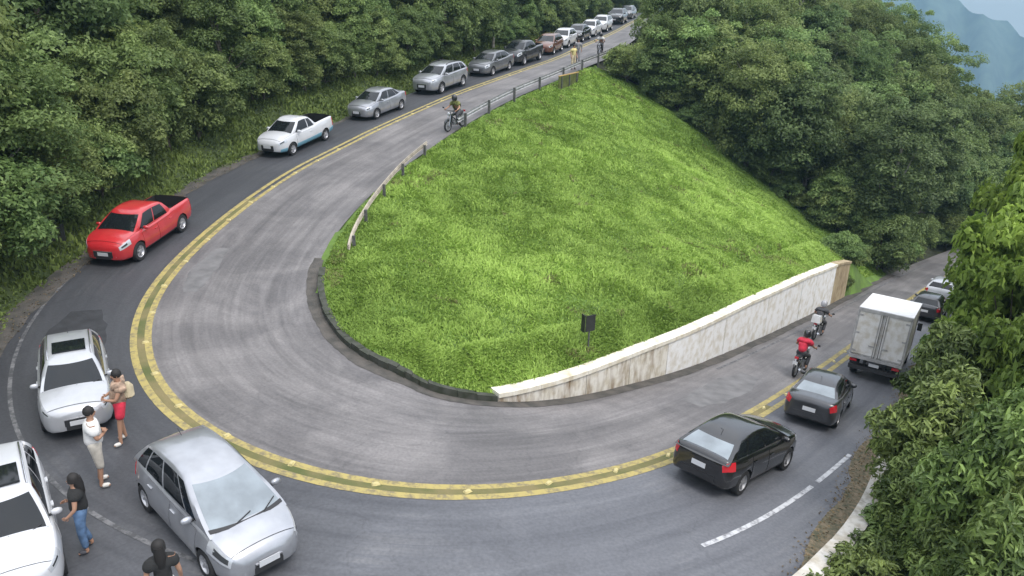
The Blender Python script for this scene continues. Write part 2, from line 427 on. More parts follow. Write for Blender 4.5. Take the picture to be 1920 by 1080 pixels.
    l.new(wv, av.inputs[0]); av.inputs[1].default_value = (0.9, 0.9, 0.0); l.new(mapped((1.0, 1.0, 0.0), tc.outputs['Object']), av.inputs[2]); l.new(av.outputs[0], vo.inputs['Vector'])
    ck = ramp(vo.outputs['Distance'], 0.0, 0.012, (0.62, 0.62, 0.63), (1, 1, 1))
    col = mix(0.35, col, mix(1.0, col, ck, 'MULTIPLY'))
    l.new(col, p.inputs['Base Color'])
    p.inputs['Roughness'].default_value = 0.58; p.inputs['Specular IOR Level'].default_value = 0.5
    bp = n.new('ShaderNodeBump'); bp.inputs['Strength'].default_value = 0.35; bp.inputs['Distance'].default_value = 0.01
    l.new(speck, bp.inputs['Height']); l.new(bp.outputs[0], p.inputs['Normal'])
    return m
M_ASPH = asphalt_mat()
M_SOIL = mat('forest_floor', (0.030, 0.036, 0.016), 0.95, var=0.5, scale=1.2, bump=0.6, bscale=6)
M_MOUND = mat('mound_turf', (0.115, 0.20, 0.030), 0.9, col2=(0.07, 0.12, 0.022), scale=1.1, bump=0.8, bscale=5)
M_VERGE = mat('verge_turf', (0.060, 0.088, 0.022), 0.95, col2=(0.035, 0.05, 0.016), scale=1.5, bump=0.8, bscale=6)
def worn_paint(name, col, under, cover=0.5, scale=5.0):
    m = bpy.data.materials.new(name); m.use_nodes = True
    nt = m.node_tree; n = nt.nodes; l = nt.links; p = n['Principled BSDF']
    tc = n.new('ShaderNodeTexCoord'); a = n.new('ShaderNodeTexNoise'); a.inputs['Scale'].default_value = scale; a.inputs['Detail'].default_value = 8
    a.inputs['Roughness'].default_value = 0.7
    l.new(tc.outputs['Object'], a.inputs['Vector'])
    r = n.new('ShaderNodeValToRGB'); r.color_ramp.elements[0].position = cover - 0.09; r.color_ramp.elements[1].position = cover + 0.07
    r.color_ramp.elements[0].color = (*under, 1); r.color_ramp.elements[1].color = (*col, 1)
    l.new(a.outputs[0], r.inputs[0]); l.new(r.outputs[0], p.inputs['Base Color']); p.inputs['Roughness'].default_value = 0.6
    return m
M_YEL = worn_paint('yellow_road_paint', (0.37, 0.30, 0.10), (0.185, 0.155, 0.085), 0.475)
M_WHT = worn_paint('white_road_paint', (0.50, 0.505, 0.52), (0.16, 0.16, 0.17), 0.46)
M_WHT2 = worn_paint('faded_white_paint', (0.17, 0.17, 0.175), (0.065, 0.066, 0.07), 0.53)
M_MOSS = mat('moss_and_dirt', (0.19, 0.155, 0.07), 0.9, col2=(0.085, 0.10, 0.03), scale=1.0, bump=0.6, bscale=20)
M_GRIT = mat('dry_leaf_grit', (0.20, 0.155, 0.10), 0.95, col2=(0.075, 0.075, 0.045), scale=7, bump=1.0, bscale=18, detail=8)
M_DIRT = mat('gutter_dirt', (0.095, 0.085, 0.075), 0.9, col2=(0.05, 0.048, 0.042), scale=2.5, bump=0.6, bscale=20)

# ------------------------------------------------------------------ terrain
def axis(a, b, f0, f1, step, far):
    mid = np.arange(f0, f1, step); lo = []; hi = []
    x, d = f0, step
    while x > a: d *= far; x -= d; lo.append(x)
    x, d = mid[-1], step
    while x < b: d *= far; x += d; hi.append(x)
    return np.concatenate([lo[::-1], mid, hi])
gx = axis(-140, 190, -22, 34, 0.5, 1.09); gy = axis(-40, 260, 10, 72, 0.5, 1.09)
GX, GY = np.meshgrid(gx, gy, indexing='ij')
gp = np.stack([GX.ravel(), GY.ravel()], 1)
gz, gs, go, gdu, gdl, ge = ground(gp, True, True)
nx, ny = len(gx), len(gy)
_Z = gz.reshape(nx, ny).copy(); _in = ((go > 0) & (np.minimum(gdu, gdl) > 1.3)).reshape(nx, ny)
for _ in range(14):                                          # even out the slope inside the bend
    A = _Z.copy(); A[1:-1, 1:-1] = (_Z[1:-1, 1:-1] * 2 + _Z[:-2, 1:-1] + _Z[2:, 1:-1] + _Z[1:-1, :-2] + _Z[1:-1, 2:]) / 6
    _Z = np.where(_in, A, _Z)
_Z = np.where(_in, _Z + ((_vn(GX, GY, 1.3, 3) - .5) * .22), _Z)
gz = _Z.ravel()
V = np.column_stack([gp, gz])
def gsample(P, A=None):
    A = _Z if A is None else A
    P = np.atleast_2d(P); x, y = P[:, 0], P[:, 1]
    i = np.clip(np.searchsorted(gx, x) - 1, 0, nx - 2); j = np.clip(np.searchsorted(gy, y) - 1, 0, ny - 2)
    fx = np.clip((x - gx[i]) / (gx[i + 1] - gx[i]), 0, 1); fy = np.clip((y - gy[j]) / (gy[j + 1] - gy[j]), 0, 1)
    return (A[i, j] * (1 - fx) + A[i + 1, j] * fx) * (1 - fy) + (A[i, j + 1] * (1 - fx) + A[i + 1, j + 1] * fx) * fy
ii, jj = np.meshgrid(np.arange(nx - 1), np.arange(ny - 1), indexing='ij')
Q = np.stack([ii * ny + jj, (ii + 1) * ny + jj, (ii + 1) * ny + jj + 1, ii * ny + jj + 1], -1).reshape(-1, 4)
me = np_mesh('terrain', V, [Q])
fo = go[Q[:, 0]]; fe = ge[Q[:, 0]]; fs_ = gs[Q[:, 0]]
mi = np.where((fo > 0) & (fe < 3.6), 0, np.where((fo < 0) & (fo > -9.5) & (fs_ < 140), 2, 1)).astype(np.int32)
me.polygons.foreach_set('material_index', mi); smooth(me, None)
terr = link('terrain', me, [M_MOUND, M_SOIL, M_VERGE]); tag(terr, 'mountainside ground under the grass and forest', 'terrain', kind='structure')

def ribbon(name, s0, s1, oa, ob, dz, material, step=0.4, cols=2, jitter=0.0, kind='structure', parent=None, label=None, cat=None):
    ss = np.arange(s0, s1 + 1e-6, step)
    V = []; UVc = []
    for s in ss:
        a = oa(s) if callable(oa) else oa; b = ob(s) if callable(ob) else ob
        if jitter: a += random.uniform(-jitter, jitter); b += random.uniform(-jitter, jitter)
        for c in range(cols):
            o = a + (b - a) * c / (cols - 1)
            p = cl_at(s, o, dz); V.append(p); UVc.append((s, o))
    n = len(ss)
    Q = np.array([[i * cols + c, (i + 1) * cols + c, (i + 1) * cols + c + 1, i * cols + c + 1] for i in range(n - 1) for c in range(cols - 1)])
    Q = Q[:, ::1]
    me = np_mesh(name, np.array(V), [Q], uv=np.array(UVc))
    bm = bmesh.new(); bm.from_mesh(me); bmesh.ops.recalc_face_normals(bm, faces=bm.faces)
    if sum(f.normal.z for f in bm.faces) < 0: bmesh.ops.reverse_faces(bm, faces=bm.faces)
    bm.to_mesh(me); bm.free(); smooth(me, None)
    o = link(name, me, material, parent)
    if kind: tag(o, kind=kind)
    if label: tag(o, label, cat)
    return o
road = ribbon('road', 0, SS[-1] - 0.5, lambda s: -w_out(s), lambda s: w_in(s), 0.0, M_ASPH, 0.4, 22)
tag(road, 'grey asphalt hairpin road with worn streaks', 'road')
rd_grit = ribbon('grit_verge', 147, 190, lambda s: -w_out(s) - 0.7, lambda s: -w_out(s) + 0.02 + 0.4 * float(_vn(s, 3.0, 1.1, 8)) , 0.012, M_GRIT, 0.3, 3, 0.04)
tag(rd_grit, 'brown strip of grit and dry leaves beside the low parapet', 'verge')
gut = ribbon('gutter', 125, 192, lambda s: w_in(s) - 0.30 - .12 * float(_vn(s, 1.0, 1.6, 4)), lambda s: w_in(s) + 0.05, 0.010, M_DIRT, 0.4, 3, 0.02)
tag(gut, 'dark dirty gutter along the foot of kerb and white wall', 'gutter')
vg = ribbon('dirt_verge', 100, 134.5, lambda s: -w_out(s) - 0.6, lambda s: -w_out(s) + 0.18, 0.010, M_DIRT, 0.8, 3, 0.10)
tag(vg, 'dirt edge between the uphill lane and the grass bank', 'verge')
# painted lines
mk = ribbon('yellow_line', 20, 222, 0.10, 0.29, 0.008, M_YEL, 0.5, 2); tag(mk, 'inner line of the double yellow centre marking', 'road marking')
mk = ribbon('yellow_line', 20, 222, -0.29, -0.10, 0.008, M_YEL, 0.5, 2); tag(mk, 'outer line of the double yellow centre marking', 'road marking')
mk = ribbon('moss_strip', 119, 158, -0.10, 0.10, 0.007, M_MOSS, 0.4, 2); tag(mk, 'mossy dirt strip between the two yellow lines', 'road marking')
mk = ribbon('white_line', 148.6, 153.3, -3.16, -3.04, 0.008, M_WHT, 0.4, 2); tag(mk, 'longer white edge line dash behind the black hatchback', 'road marking')
mk = ribbon('white_line', 153.36, 156.2, -3.16, -3.04, 0.008, M_WHT, 0.3, 2); tag(mk, 'shorter white edge line dash nearest the overhanging bush', 'road marking')
mk = ribbon('white_line', 127.5, 145.2, -3.2, -3.1, 0.008, M_WHT2, 0.4, 2); tag(mk, 'faded white edge line curving past the parked white cars', 'road marking')
mk = ribbon('white_line', 160.0, 200.0, lambda s: w_in(s) - 0.72, lambda s: w_in(s) - 0.62, 0.008, M_WHT2, 0.4, 2); tag(mk, 'faded white edge line along the foot of the white wall', 'road marking')

M_PATCH = mat('asphalt_patch_dark', (0.026, 0.027, 0.030), 0.75, var=0.25, scale=3, bump=0.3, bscale=60)
M_PATCH2 = mat('asphalt_patch_pale', (0.142, 0.138, 0.138), 0.75, var=0.2, scale=2.2, bump=0.3, bscale=60)
def blotch(s0, s1, o0, o1, material, label, seed):
    r = random.Random(seed); ss = np.linspace(s0, s1, 14); vs = []
    for s in ss:
        k = math.sin(math.pi * min(max((s - s0) / (s1 - s0), .04), .96)) ** .35
        m_ = (o0 + o1) / 2; h = (o1 - o0) / 2 * k
        vs += [cl_at(s, m_ - h + r.uniform(-.07, .07), .004), cl_at(s, m_ + h + r.uniform(-.07, .07), .004)]
    b = MB(); b.add(vs, [(2 * i, 2 * i + 2, 2 * i + 3, 2 * i + 1) for i in range(13)]); me_ = b.mesh('asphalt_patch', None)
    if me_.polygons[0].normal.z < 0: me_.flip_normals()
    tag(link('asphalt_patch', me_, material), label, 'road patch', kind='structure')
blotch(129.6, 134.2, -2.6, -0.9, M_PATCH, 'dark repair patch on the lane above the white car', 3)
blotch(155.5, 160.5, 1.0, 2.3, M_PATCH2, 'pale scuffed patch on the inner lane near the white wall', 5)
blotch(124.5, 128.5, 0.7, 1.5, M_PATCH2, 'pale scraped patch inside the yellow line at the bend', 8)
# ------------------------------------------------------------------ raised road studs
M_STUD = mat('stud_yellow', (0.50, 0.43, 0.20), 0.6, var=0.25, scale=9)
b = MB(); b.box((0, 0, 0.022), (0.20, 0.11, 0.045), taper=0.7); STUD = b.mesh('road_stud', 30); STUD.materials.append(M_STUD)
k = 0
for s in np.arange(86, 186, 2.1):
    o = bpy.data.objects.new('road_stud', STUD); COL.objects.link(o)
    off = 0.17 if s < 141 else 0.05
    o.location = cl_at(s, off + random.uniform(-.05, .05), 0.006); o.rotation_euler = (0, 0, heading(s) + (math.pi / 2 if s < 141 else 0.5) + random.uniform(-.15, .15))
    tag(o, 'yellow raised stud set on the double yellow centre line', 'road stud', 'raised studs along the centre line')

# ------------------------------------------------------------------ retaining wall of white panels
def wall_mat(name, base, stain, amount=0.5):
    m = bpy.data.materials.new(name); m.use_nodes = True
    nt = m.node_tree; n = nt.nodes; l = nt.links; p = n['Principled BSDF']
    tc = n.new('ShaderNodeTexCoord'); mp = n.new('ShaderNodeMapping'); mp.inputs['Scale'].default_value = (2.6, 2.6, 0.5)
    l.new(tc.outputs['Object'], mp.inputs['Vector'])
    a = n.new('ShaderNodeTexNoise'); a.inputs['Scale'].default_value = 1.3; a.inputs['Detail'].default_value = 8; a.inputs['Roughness'].default_value = 0.65
    l.new(mp.outputs[0], a.inputs['Vector'])
    r = n.new('ShaderNodeValToRGB'); r.color_ramp.elements[0].position = amount - 0.16; r.color_ramp.elements[1].position = amount + 0.1
    r.color_ramp.elements[0].color = (*stain, 1); r.color_ramp.elements[1].color = (*base, 1)
    l.new(a.outputs[0], r.inputs[0])
    b = n.new('ShaderNodeTexNoise'); b.inputs['Scale'].default_value = 3.0; b.inputs['Detail'].default_value = 6
    l.new(tc.outputs['Object'], b.inputs['Vector'])
    r2 = n.new('ShaderNodeValToRGB'); r2.color_ramp.elements[0].position = 0.36; r2.color_ramp.elements[1].position = 0.56
    r2.color_ramp.elements[0].color = (0.80, 0.76, 0.68, 1); r2.color_ramp.elements[1].color = (1, 1, 1, 1)
    l.new(b.outputs[0], r2.inputs[0])
    mx = n.new('ShaderNodeMix'); mx.data_type = 'RGBA'; mx.blend_type = 'MULTIPLY'; mx.inputs['Factor'].default_value = 1
    l.new(r.outputs[0], mx.inputs['A']); l.new(r2.outputs[0], mx.inputs['B']); l.new(mx.outputs['Result'], p.inputs['Base Color'])
    p.inputs['Roughness'].default_value = 0.85
    bp = n.new('ShaderNodeBump'); bp.inputs['Strength'].default_value = 0.4; bp.inputs['Distance'].default_value = 0.02
    l.new(b.outputs[0], bp.inputs['Height']); l.new(bp.outputs[0], p.inputs['Normal'])
    return m
M_WALL = wall_mat('whitewash', (0.80, 0.795, 0.785), (0.58, 0.56, 0.53), 0.34)
M_WALLS = wall_mat('stained_whitewash', (0.70, 0.67, 0.60), (0.20, 0.125, 0.06), 0.46)
M_WALLE = wall_mat('ochre_stained_concrete', (0.47, 0.39, 0.25), (0.24, 0.17, 0.10), 0.52)
M_COPE = wall_mat('cream_coping', (0.74, 0.70, 0.60), (0.50, 0.44, 0.33), 0.38)
M_CORE = mat('wall_core', (0.16, 0.15, 0.13), 0.95)
def seg_prism(s0, s1, oa, ob, zb, zt, n=3):
    """a curved block between two stations; zb/zt give bottom / top height above the road"""
    ss = np.linspace(s0, s1, n); vs = []; fs = []
    for s in ss:
        for (o, f) in ((oa, zb), (ob, zb), (ob, zt), (oa, zt)):
            oo = o(s) if callable(o) else o
            p = cl_at(s, oo); p.z = float(road_z(s, oa(s) if callable(oa) else oa)) + (f(s) if callable(f) else f); vs.append(p)
    for i in range(n - 1):
        for k in range(4):
            a, b2 = i * 4 + k, i * 4 + (k + 1) % 4
            fs.append((a, b2, b2 + 4, a + 4))
    fs.append((0, 1, 2, 3)); fs.append(tuple((n - 1) * 4 + k for k in (3, 2, 1, 0)))
    b = MB(); b.add(vs, fs); return b
rw = empty('retaining_wall', cl_at(164, w_in(164)), 0, 'long white retaining wall with cream top below the grass slope', 'wall')
rw.rotation_euler = (0, 0, 0)
inv = Matrix.Translation(-rw.location)
def put(o, root):
    o.data.transform(Matrix.Translation(-root.location)); return o
core = seg_prism(S_W0 + .2, S_W1 - .02, lambda s: w_in(s) + 0.11, lambda s: w_in(s) + 0.42, -0.3, lambda s: wall_h(s) - 0.06, 60)
put(core.build('wall_core', M_CORE, rw, None), rw)
edges = [S_W0] + list(np.arange(150.4, 176.0, 2.35)) + [177.5, S_W1]
for i in range(len(edges) - 1):
    a, b2 = edges[i] + 0.012, edges[i + 1] - 0.012
    last = i == len(edges) - 2
    mm = M_WALLE if last else (M_WALLS if (i in (0, 1, 2) or 153.4 < edges[i] < 156.8) else M_WALL)
    off = random.uniform(0, 0.014)
    o = seg_prism(a, b2, lambda s: w_in(s) + 0.05 + off, lambda s: w_in(s) + 0.13, -0.05, lambda s: wall_h(s) - 0.12, 5).build('wall_panel', mm, rw, None)
    put(o, rw)
    if last: o['label'] = 'ochre stained end panel of the white wall'
    o = seg_prism(a - .006, b2 + .006, lambda s: w_in(s) + 0.0, lambda s: w_in(s) + 0.46, lambda s: wall_h(s) - 0.118, lambda s: wall_h(s) + 0.02, 5).build('coping', M_COPE if not last else M_WALLE, rw, None)
    put(o, rw)
# ------------------------------------------------------------------ kerb stones round the foot of the grass
M_KERB = mat('mossy_kerb', (0.060, 0.062, 0.050), 0.9, col2=(0.028, 0.034, 0.02), scale=4, bump=0.5, bscale=20)
kb = empty('kerb', cl_at(138, w_in(138))); kb['kind'] = 'structure'; kb['label'] = 'dark mossy kerb round the foot of the grass slope'
for s in np.arange(126.5, S_W0 - 0.3, 0.95):
    off = random.uniform(-.02, .03); h = 0.2 + random.uniform(-.03, .03)
    o = seg_prism(s + .01, s + .94, lambda q: w_in(q) + 0.02 + off, lambda q: w_in(q) + 0.24, -0.08, h, 2).build('kerb_stone', M_KERB, kb, 30); put(o, kb)

# turf lip that joins the slope to the wall top and kerb
def lip(s0, s1, name):
    ss = np.arange(s0, s1, 0.4); offs = [0.22, 0.45, 0.75, 1.1, 1.5, 1.9, 2.3, 2.8]; vs = []
    for s in ss:
        base_o = float(w_in(s))
        pts = np.array([[*cl_at(s, base_o + q)[:2]] for q in offs]); g = ground(pts, False)[0]
        for q, p, z in zip(offs, pts, g): vs.append((p[0], p[1], float(lip_z(s, q, z)) - (0.03 if q < 1.3 else (.08 if q < 1.7 else (0.22 if q < 2.2 else (.5 if q < 2.5 else 1.0))))))
    W = len(offs); n = len(ss)
    b = MB(); b.add(vs, [(i * W + c, i * W + c + 1, (i + 1) * W + c + 1, (i + 1) * W + c) for i in range(n - 1) for c in range(W - 1)])
    o = b.build(name, M_MOUND, None, None); smooth(o.data, None); return tag(o, 'turf edge of the grass slope behind wall and kerb', 'terrain', kind='structure')
lip(125.5, S_W1 + 0.3, 'slope_edge')
# ------------------------------------------------------------------ low white parapet on the valley side
M_PARA = wall_mat('weathered_parapet', (0.55, 0.53, 0.49), (0.26, 0.235, 0.19), 0.42)
_WP = np.array([[146, 5.6], [149.8, 4.85], [152.7, 4.4], [155.7, 3.9], [160, 3.5], [168.7, 3.0], [200, 2.95]])
def w_par(s): return np.interp(s, _WP[:, 0], _WP[:, 1])
pp = empty('parapet', cl_at(158, -4), 0, 'low weathered white parapet wall beside the lower lane', 'wall')
s = 146.5; i = 0
while s < 198:
    L = 2.0 + random.uniform(-.25, .25); gap = 0.02
    if 155.6 < s + L < 157.6: gap = 0.35
    h = 0.48 + random.uniform(-.03, .03)
    o = seg_prism(s, s + L - gap, lambda q: -w_par(q), lambda q: -w_par(q) - 0.42, -0.7, h, 4).build('parapet_block', M_PARA, pp, 30); put(o, pp)
    s += L
# ------------------------------------------------------------------ guard rails
M_GALV = mat('galvanised_steel', (0.42, 0.42, 0.42), 0.55, 0.4, var=0.2, scale=3)
M_POST = mat('guard_post', (0.085, 0.085, 0.08), 0.8, var=0.3, scale=8)
M_OLDRAIL = mat('weathered_rail', (0.40, 0.355, 0.285), 0.8, var=0.25, scale=3)
def w_beam(s0, s1, off, h, material, name, root, n=30, hh=0.31):
    prof = [(0.0, -.5), (-.07, -.36), (-.075, -.22), (0.0, -.06), (0.0, .06), (-.075, .22), (-.07, .36), (0.0, .5)]
    ss = np.linspace(s0, s1, n); vs = []; fs = []
    for s in ss:
        for side in (0, 1):
            for (d, k) in (prof if side == 0 else prof[::-1]):
                p = cl_at(s, (off(s) if callable(off) else off) + d + side * 0.012)
                p.z += (h(s) if callable(h) else h) + k * hh; vs.append(p)
    m_ = len(prof) * 2
    for i in range(n - 1):
        for k in range(m_):
            a, b2 = i * m_ + k, i * m_ + (k + 1) % m_
            fs.append((a, b2, b2 + m_, a + m_))
    fs.append(tuple(range(m_))); fs.append(tuple((n - 1) * m_ + k for k in range(m_ - 1, -1, -1)))
    b = MB(); b.add(vs, fs); o = b.build(name, material, root, 40); return put(o, root)
gr = empty('guard_rail', cl_at(92, 5), 0, 'steel guard rail on dark posts along the upper lane', 'guard rail')
w_beam(71, 105.6, lambda s: w_in(s) + 0.12, 0.62, M_GALV, 'rail_beam', gr)
for s in (72.2, 75.6, 79.5, 83.6, 88, 92.4, 96.8, 101.2, 104.9):
    b = MB(); p = cl_at(s, w_in(s) + 0.26); b.box((p.x, p.y, p.z + 0.27), (0.11, 0.13, 1.15), Matrix.Rotation(heading(s), 3, 'Z')); put(b.build('post', M_POST, gr), gr)
g2 = empty('guard_rail', cl_at(117, 6), 0, 'pale weathered guard rail sinking into grass at the bend', 'guard rail')
w_beam(110.2, 124.6, lambda s: w_in(s) + 0.15 + 0.055 * (s - 110.2), lambda s: 0.52 - 0.012 * (s - 110.2), M_OLDRAIL, 'rail_beam', g2, 24, 0.2)
for s in (110.9, 114.2, 117.6, 121.0, 124.0):
    b = MB(); p = cl_at(s, w_in(s) + 0.28 + 0.055 * (s - 110.2)); b.box((p.x, p.y, p.z + 0.15), (0.10, 0.11, 0.9), Matrix.Rotation(heading(s), 3, 'Z')); put(b.build('post', M_POST, g2), g2)
# ------------------------------------------------------------------ signs
M_SIGNB = mat('sign_back_dark', (0.030, 0.032, 0.030), 0.6, 0.2, var=0.2)
M_OLIVE = mat('olive_board', (0.085, 0.10, 0.022), 0.8, var=0.3, scale=2.5)
M_ORANGE = mat('orange_edge', (0.46, 0.30, 0.11), 0.7, var=0.2, scale=4)
def gz1(x, y): return float(gsample(np.array([[x, y]]))[0])
sx, sy = 2.55, 23.05; z0 = float(ground(np.array([[sx, sy]]), False)[0][0]) - .25
t = empty('road_sign', (sx, sy, z0), 0.5, 'small dark sign seen from behind standing in the grass slope', 'road sign')
b = MB(); b.tube([(0, 0, -0.3), (0, 0, 1.0)], 0.03, 8); b.build('post', M_POST, t)
b = MB(); b.box((0.0, -0.045, 0.80), (0.36, 0.02, 0.56)); b.build('sign_board', M_SIGNB, t)
b = MB(); b.box((-0.21, 0.06, 0.80), (0.025, 0.20, 0.60)); b.build('side_board', M_SIGNB, t)
for zz in (0.95, 0.65):
    b = MB(); b.box((0, -0.03, zz), (0.30, 0.02, 0.04)); b.build('bracket', M_POST, t)
c = cl_at(89.2, w_in(89.2) + 1.15); hd = heading(89.2)
t = empty('sign_board', (c.x, c.y, gz1(c.x, c.y)), hd, 'long olive board with orange top edge below the guard rail', 'sign')
b = MB(); b.box((0, 0, 0.42), (3.9, 0.05, 0.92)); b.build('board', M_OLIVE, t)
b = MB(); b.box((0, 0, 0.90), (3.94, 0.075, 0.06)); b.build('top_edge', M_ORANGE, t)
for xx in (-1.5, 0.0, 1.5):
    b = MB(); b.box((xx, 0.065, 0.2), (0.09, 0.07, 1.3)); b.build('post', M_POST, t)
x, y = -16.3, 26.4; z0 = gz1(x, y)
t = empty('marker_post', (x, y, z0), 0.3, 'pair of small dark marker boards on a post in the grass bank', 'marker post')
b = MB(); b.box((0, 0, 0.35), (0.05, 0.05, 1.0)); b.build('post', M_VERGE, t)
for xx in (-0.17, 0.17):
    b = MB(); b.box((xx, -0.04, 0.78), (0.13, 0.03, 0.62)); b.build('marker_board', M_SIGNB, t)
for zz in (0.95, 0.62):
    b = MB(); b.box((0, 0, zz), (0.42, 0.03, 0.04)); b.build('crossbar', M_POST, t)
# ------------------------------------------------------------------ vehicles
def paint(name, col, metal=0.0, rough=0.28, dirt=0.12):
    return mat('paint_' + name, col, rough, metal, var=dirt, scale=2.0, coat=1.0, spec=0.5)
M_GLASS = mat('car_glass', (0.009, 0.011, 0.013), 0.04, 0.0, spec=0.42)
M_GLASS_SKY = mat('glass_painted_sky_sheen', (0.22, 0.255, 0.28), 0.12, 0.0, spec=0.9, var=0.25, scale=1.3)  # pale base colour paints a bright sky reflection into the glass
M_TYRE = mat('tyre_rubber', (0.018, 0.018, 0.019), 0.85, var=0.2)
M_RIM = mat('alloy_rim', (0.50, 0.50, 0.52), 0.35, 0.6)
M_STEELRIM = mat('steel_rim', (0.30, 0.30, 0.31), 0.5, 0.5)
M_BLKP = mat('black_plastic', (0.022, 0.022, 0.024), 0.6)
M_WELL = mat('wheel_well', (0.010, 0.010, 0.010), 0.9)
M_LAMP = mat('headlamp_lens', (0.55, 0.57, 0.60), 0.12, 0.3, spec=0.9)
M_BOWL = mat('lamp_bowl', (0.10, 0.105, 0.11), 0.2, 0.6)
M_TAIL = mat('tail_lamp_red', (0.50, 0.02, 0.03), 0.15, spec=0.8)
M_PLATE = mat('number_plate', (0.55, 0.56, 0.58), 0.5)
M_CHROME = mat('chrome_trim', (0.6, 0.6, 0.62), 0.15, 0.9)
M_INT = mat('cabin_dark', (0.02, 0.02, 0.022), 0.9)

def spl(pts, x, k=1):
    if x <= pts[0][0]: return pts[0][k]
    for i in range(1, len(pts)):
        if x <= pts[i][0]:
            a, b = pts[i - 1], pts[i]; return a[k] + (b[k] - a[k]) * (x - a[0]) / (b[0] - a[0])
    return pts[-1][k]
def spl3(pts, x):
    """smooth monotone curve through the points"""
    n = len(pts)
    if x <= pts[0][0]: return pts[0][1]
    if x >= pts[-1][0]: return pts[-1][1]
    for i in range(1, n):
        if x <= pts[i][0]: break
    def sl(j): return (pts[j + 1][1] - pts[j][1]) / (pts[j + 1][0] - pts[j][0])
    def tg(j):
        if j == 0: return sl(0)
        if j == n - 1: return sl(n - 2)
        a, b = sl(j - 1), sl(j)
        return 0.0 if a * b <= 0 else 2 * a * b / (a + b)
    a, b = pts[i - 1], pts[i]; h = b[0] - a[0]; t = (x - a[0]) / h; m0, m1 = tg(i - 1) * h, tg(i) * h
    return (2 * t ** 3 - 3 * t * t + 1) * a[1] + (t ** 3 - 2 * t * t + t) * m0 + (-2 * t ** 3 + 3 * t * t) * b[1] + (t ** 3 - t * t) * m1
SEC_PROF = [(0.0, .90, 0.0), (.07, .955, .06), (.2, .985, .2), (.36, 1.0, .42), (.5, .985, .66), (.6, .955, .85), (.66, .93, .94), (.72, .88, .985), (.8, .66, 1.0), (.9, .34, 1.0), (1.0, 0.0, 1.0)]

def make_wheel(r, w):
    t = MB(); n = 24
    t.lathe([(r * .64, -w / 2), (r * .93, -w / 2), (r, -w * .36), (r, w * .36), (r * .93, w / 2), (r * .64, w / 2), (r * .64, -w / 2)], n, 'y')
    tm = t.mesh('tyre', 40)
    b = MB(); b.lathe([(r * .66, w * .30), (r * .62, w * .46), (r * .57, w * .30), (r * .50, w * .10), (0.001, w * .06)], n, 'y')
    for k in range(5):
        a = 2 * math.pi * k / 5
        R = Matrix.Rotation(a, 3, 'Y')
        b.box(R @ Vector((r * .32, w * .30, 0)), (r * .58, w * .16, r * .15), R)
    b.lathe([(r * .15, w * .24), (r * .14, w * .42), (0.001, w * .44)], 10, 'y')
    return tm, b.mesh('rim', 35)
WHEELS = {}
def wheel(root, x, y, r, w, side, rim_mat):
    key = (round(r, 3), round(w, 3))
    if key not in WHEELS:
        WHEELS[key] = make_wheel(r, w)
        WHEELS[key][0].materials.append(M_TYRE)
    tm, rm = WHEELS[key]
    rk = (key, rim_mat.name)
    if rk not in WHEELS:
        c = rm.copy(); c.name = 'rim'; c.materials.clear(); c.materials.append(rim_mat); WHEELS[rk] = c
    o = bpy.data.objects.new('wheel', tm); COL.objects.link(o); o.parent = root
    o.location = (x, y, r); o.rotation_euler = (0, random.uniform(0, 6), 0 if side > 0 else math.pi)
    q = bpy.data.objects.new('rim', WHEELS[rk]); COL.objects.link(q); q.parent = o
    return o

def bool_cut(me, cutters, mats_n):
    """subtract cutters (mesh list) from me"""
    a = bpy.data.objects.new('tmp_a', me); TMP.collection.objects.link(a)
    tmp = []
    for cm in cutters:
        c = bpy.data.objects.new('tmp_c', cm); TMP.collection.objects.link(c); tmp.append(c)
        md = a.modifiers.new('b', 'BOOLEAN'); md.operation = 'DIFFERENCE'; md.object = c; md.solver = 'EXACT'
    res = evaluated_mesh(a)
    for c in tmp: bpy.data.objects.remove(c)
    bpy.data.objects.remove(a)
    return res

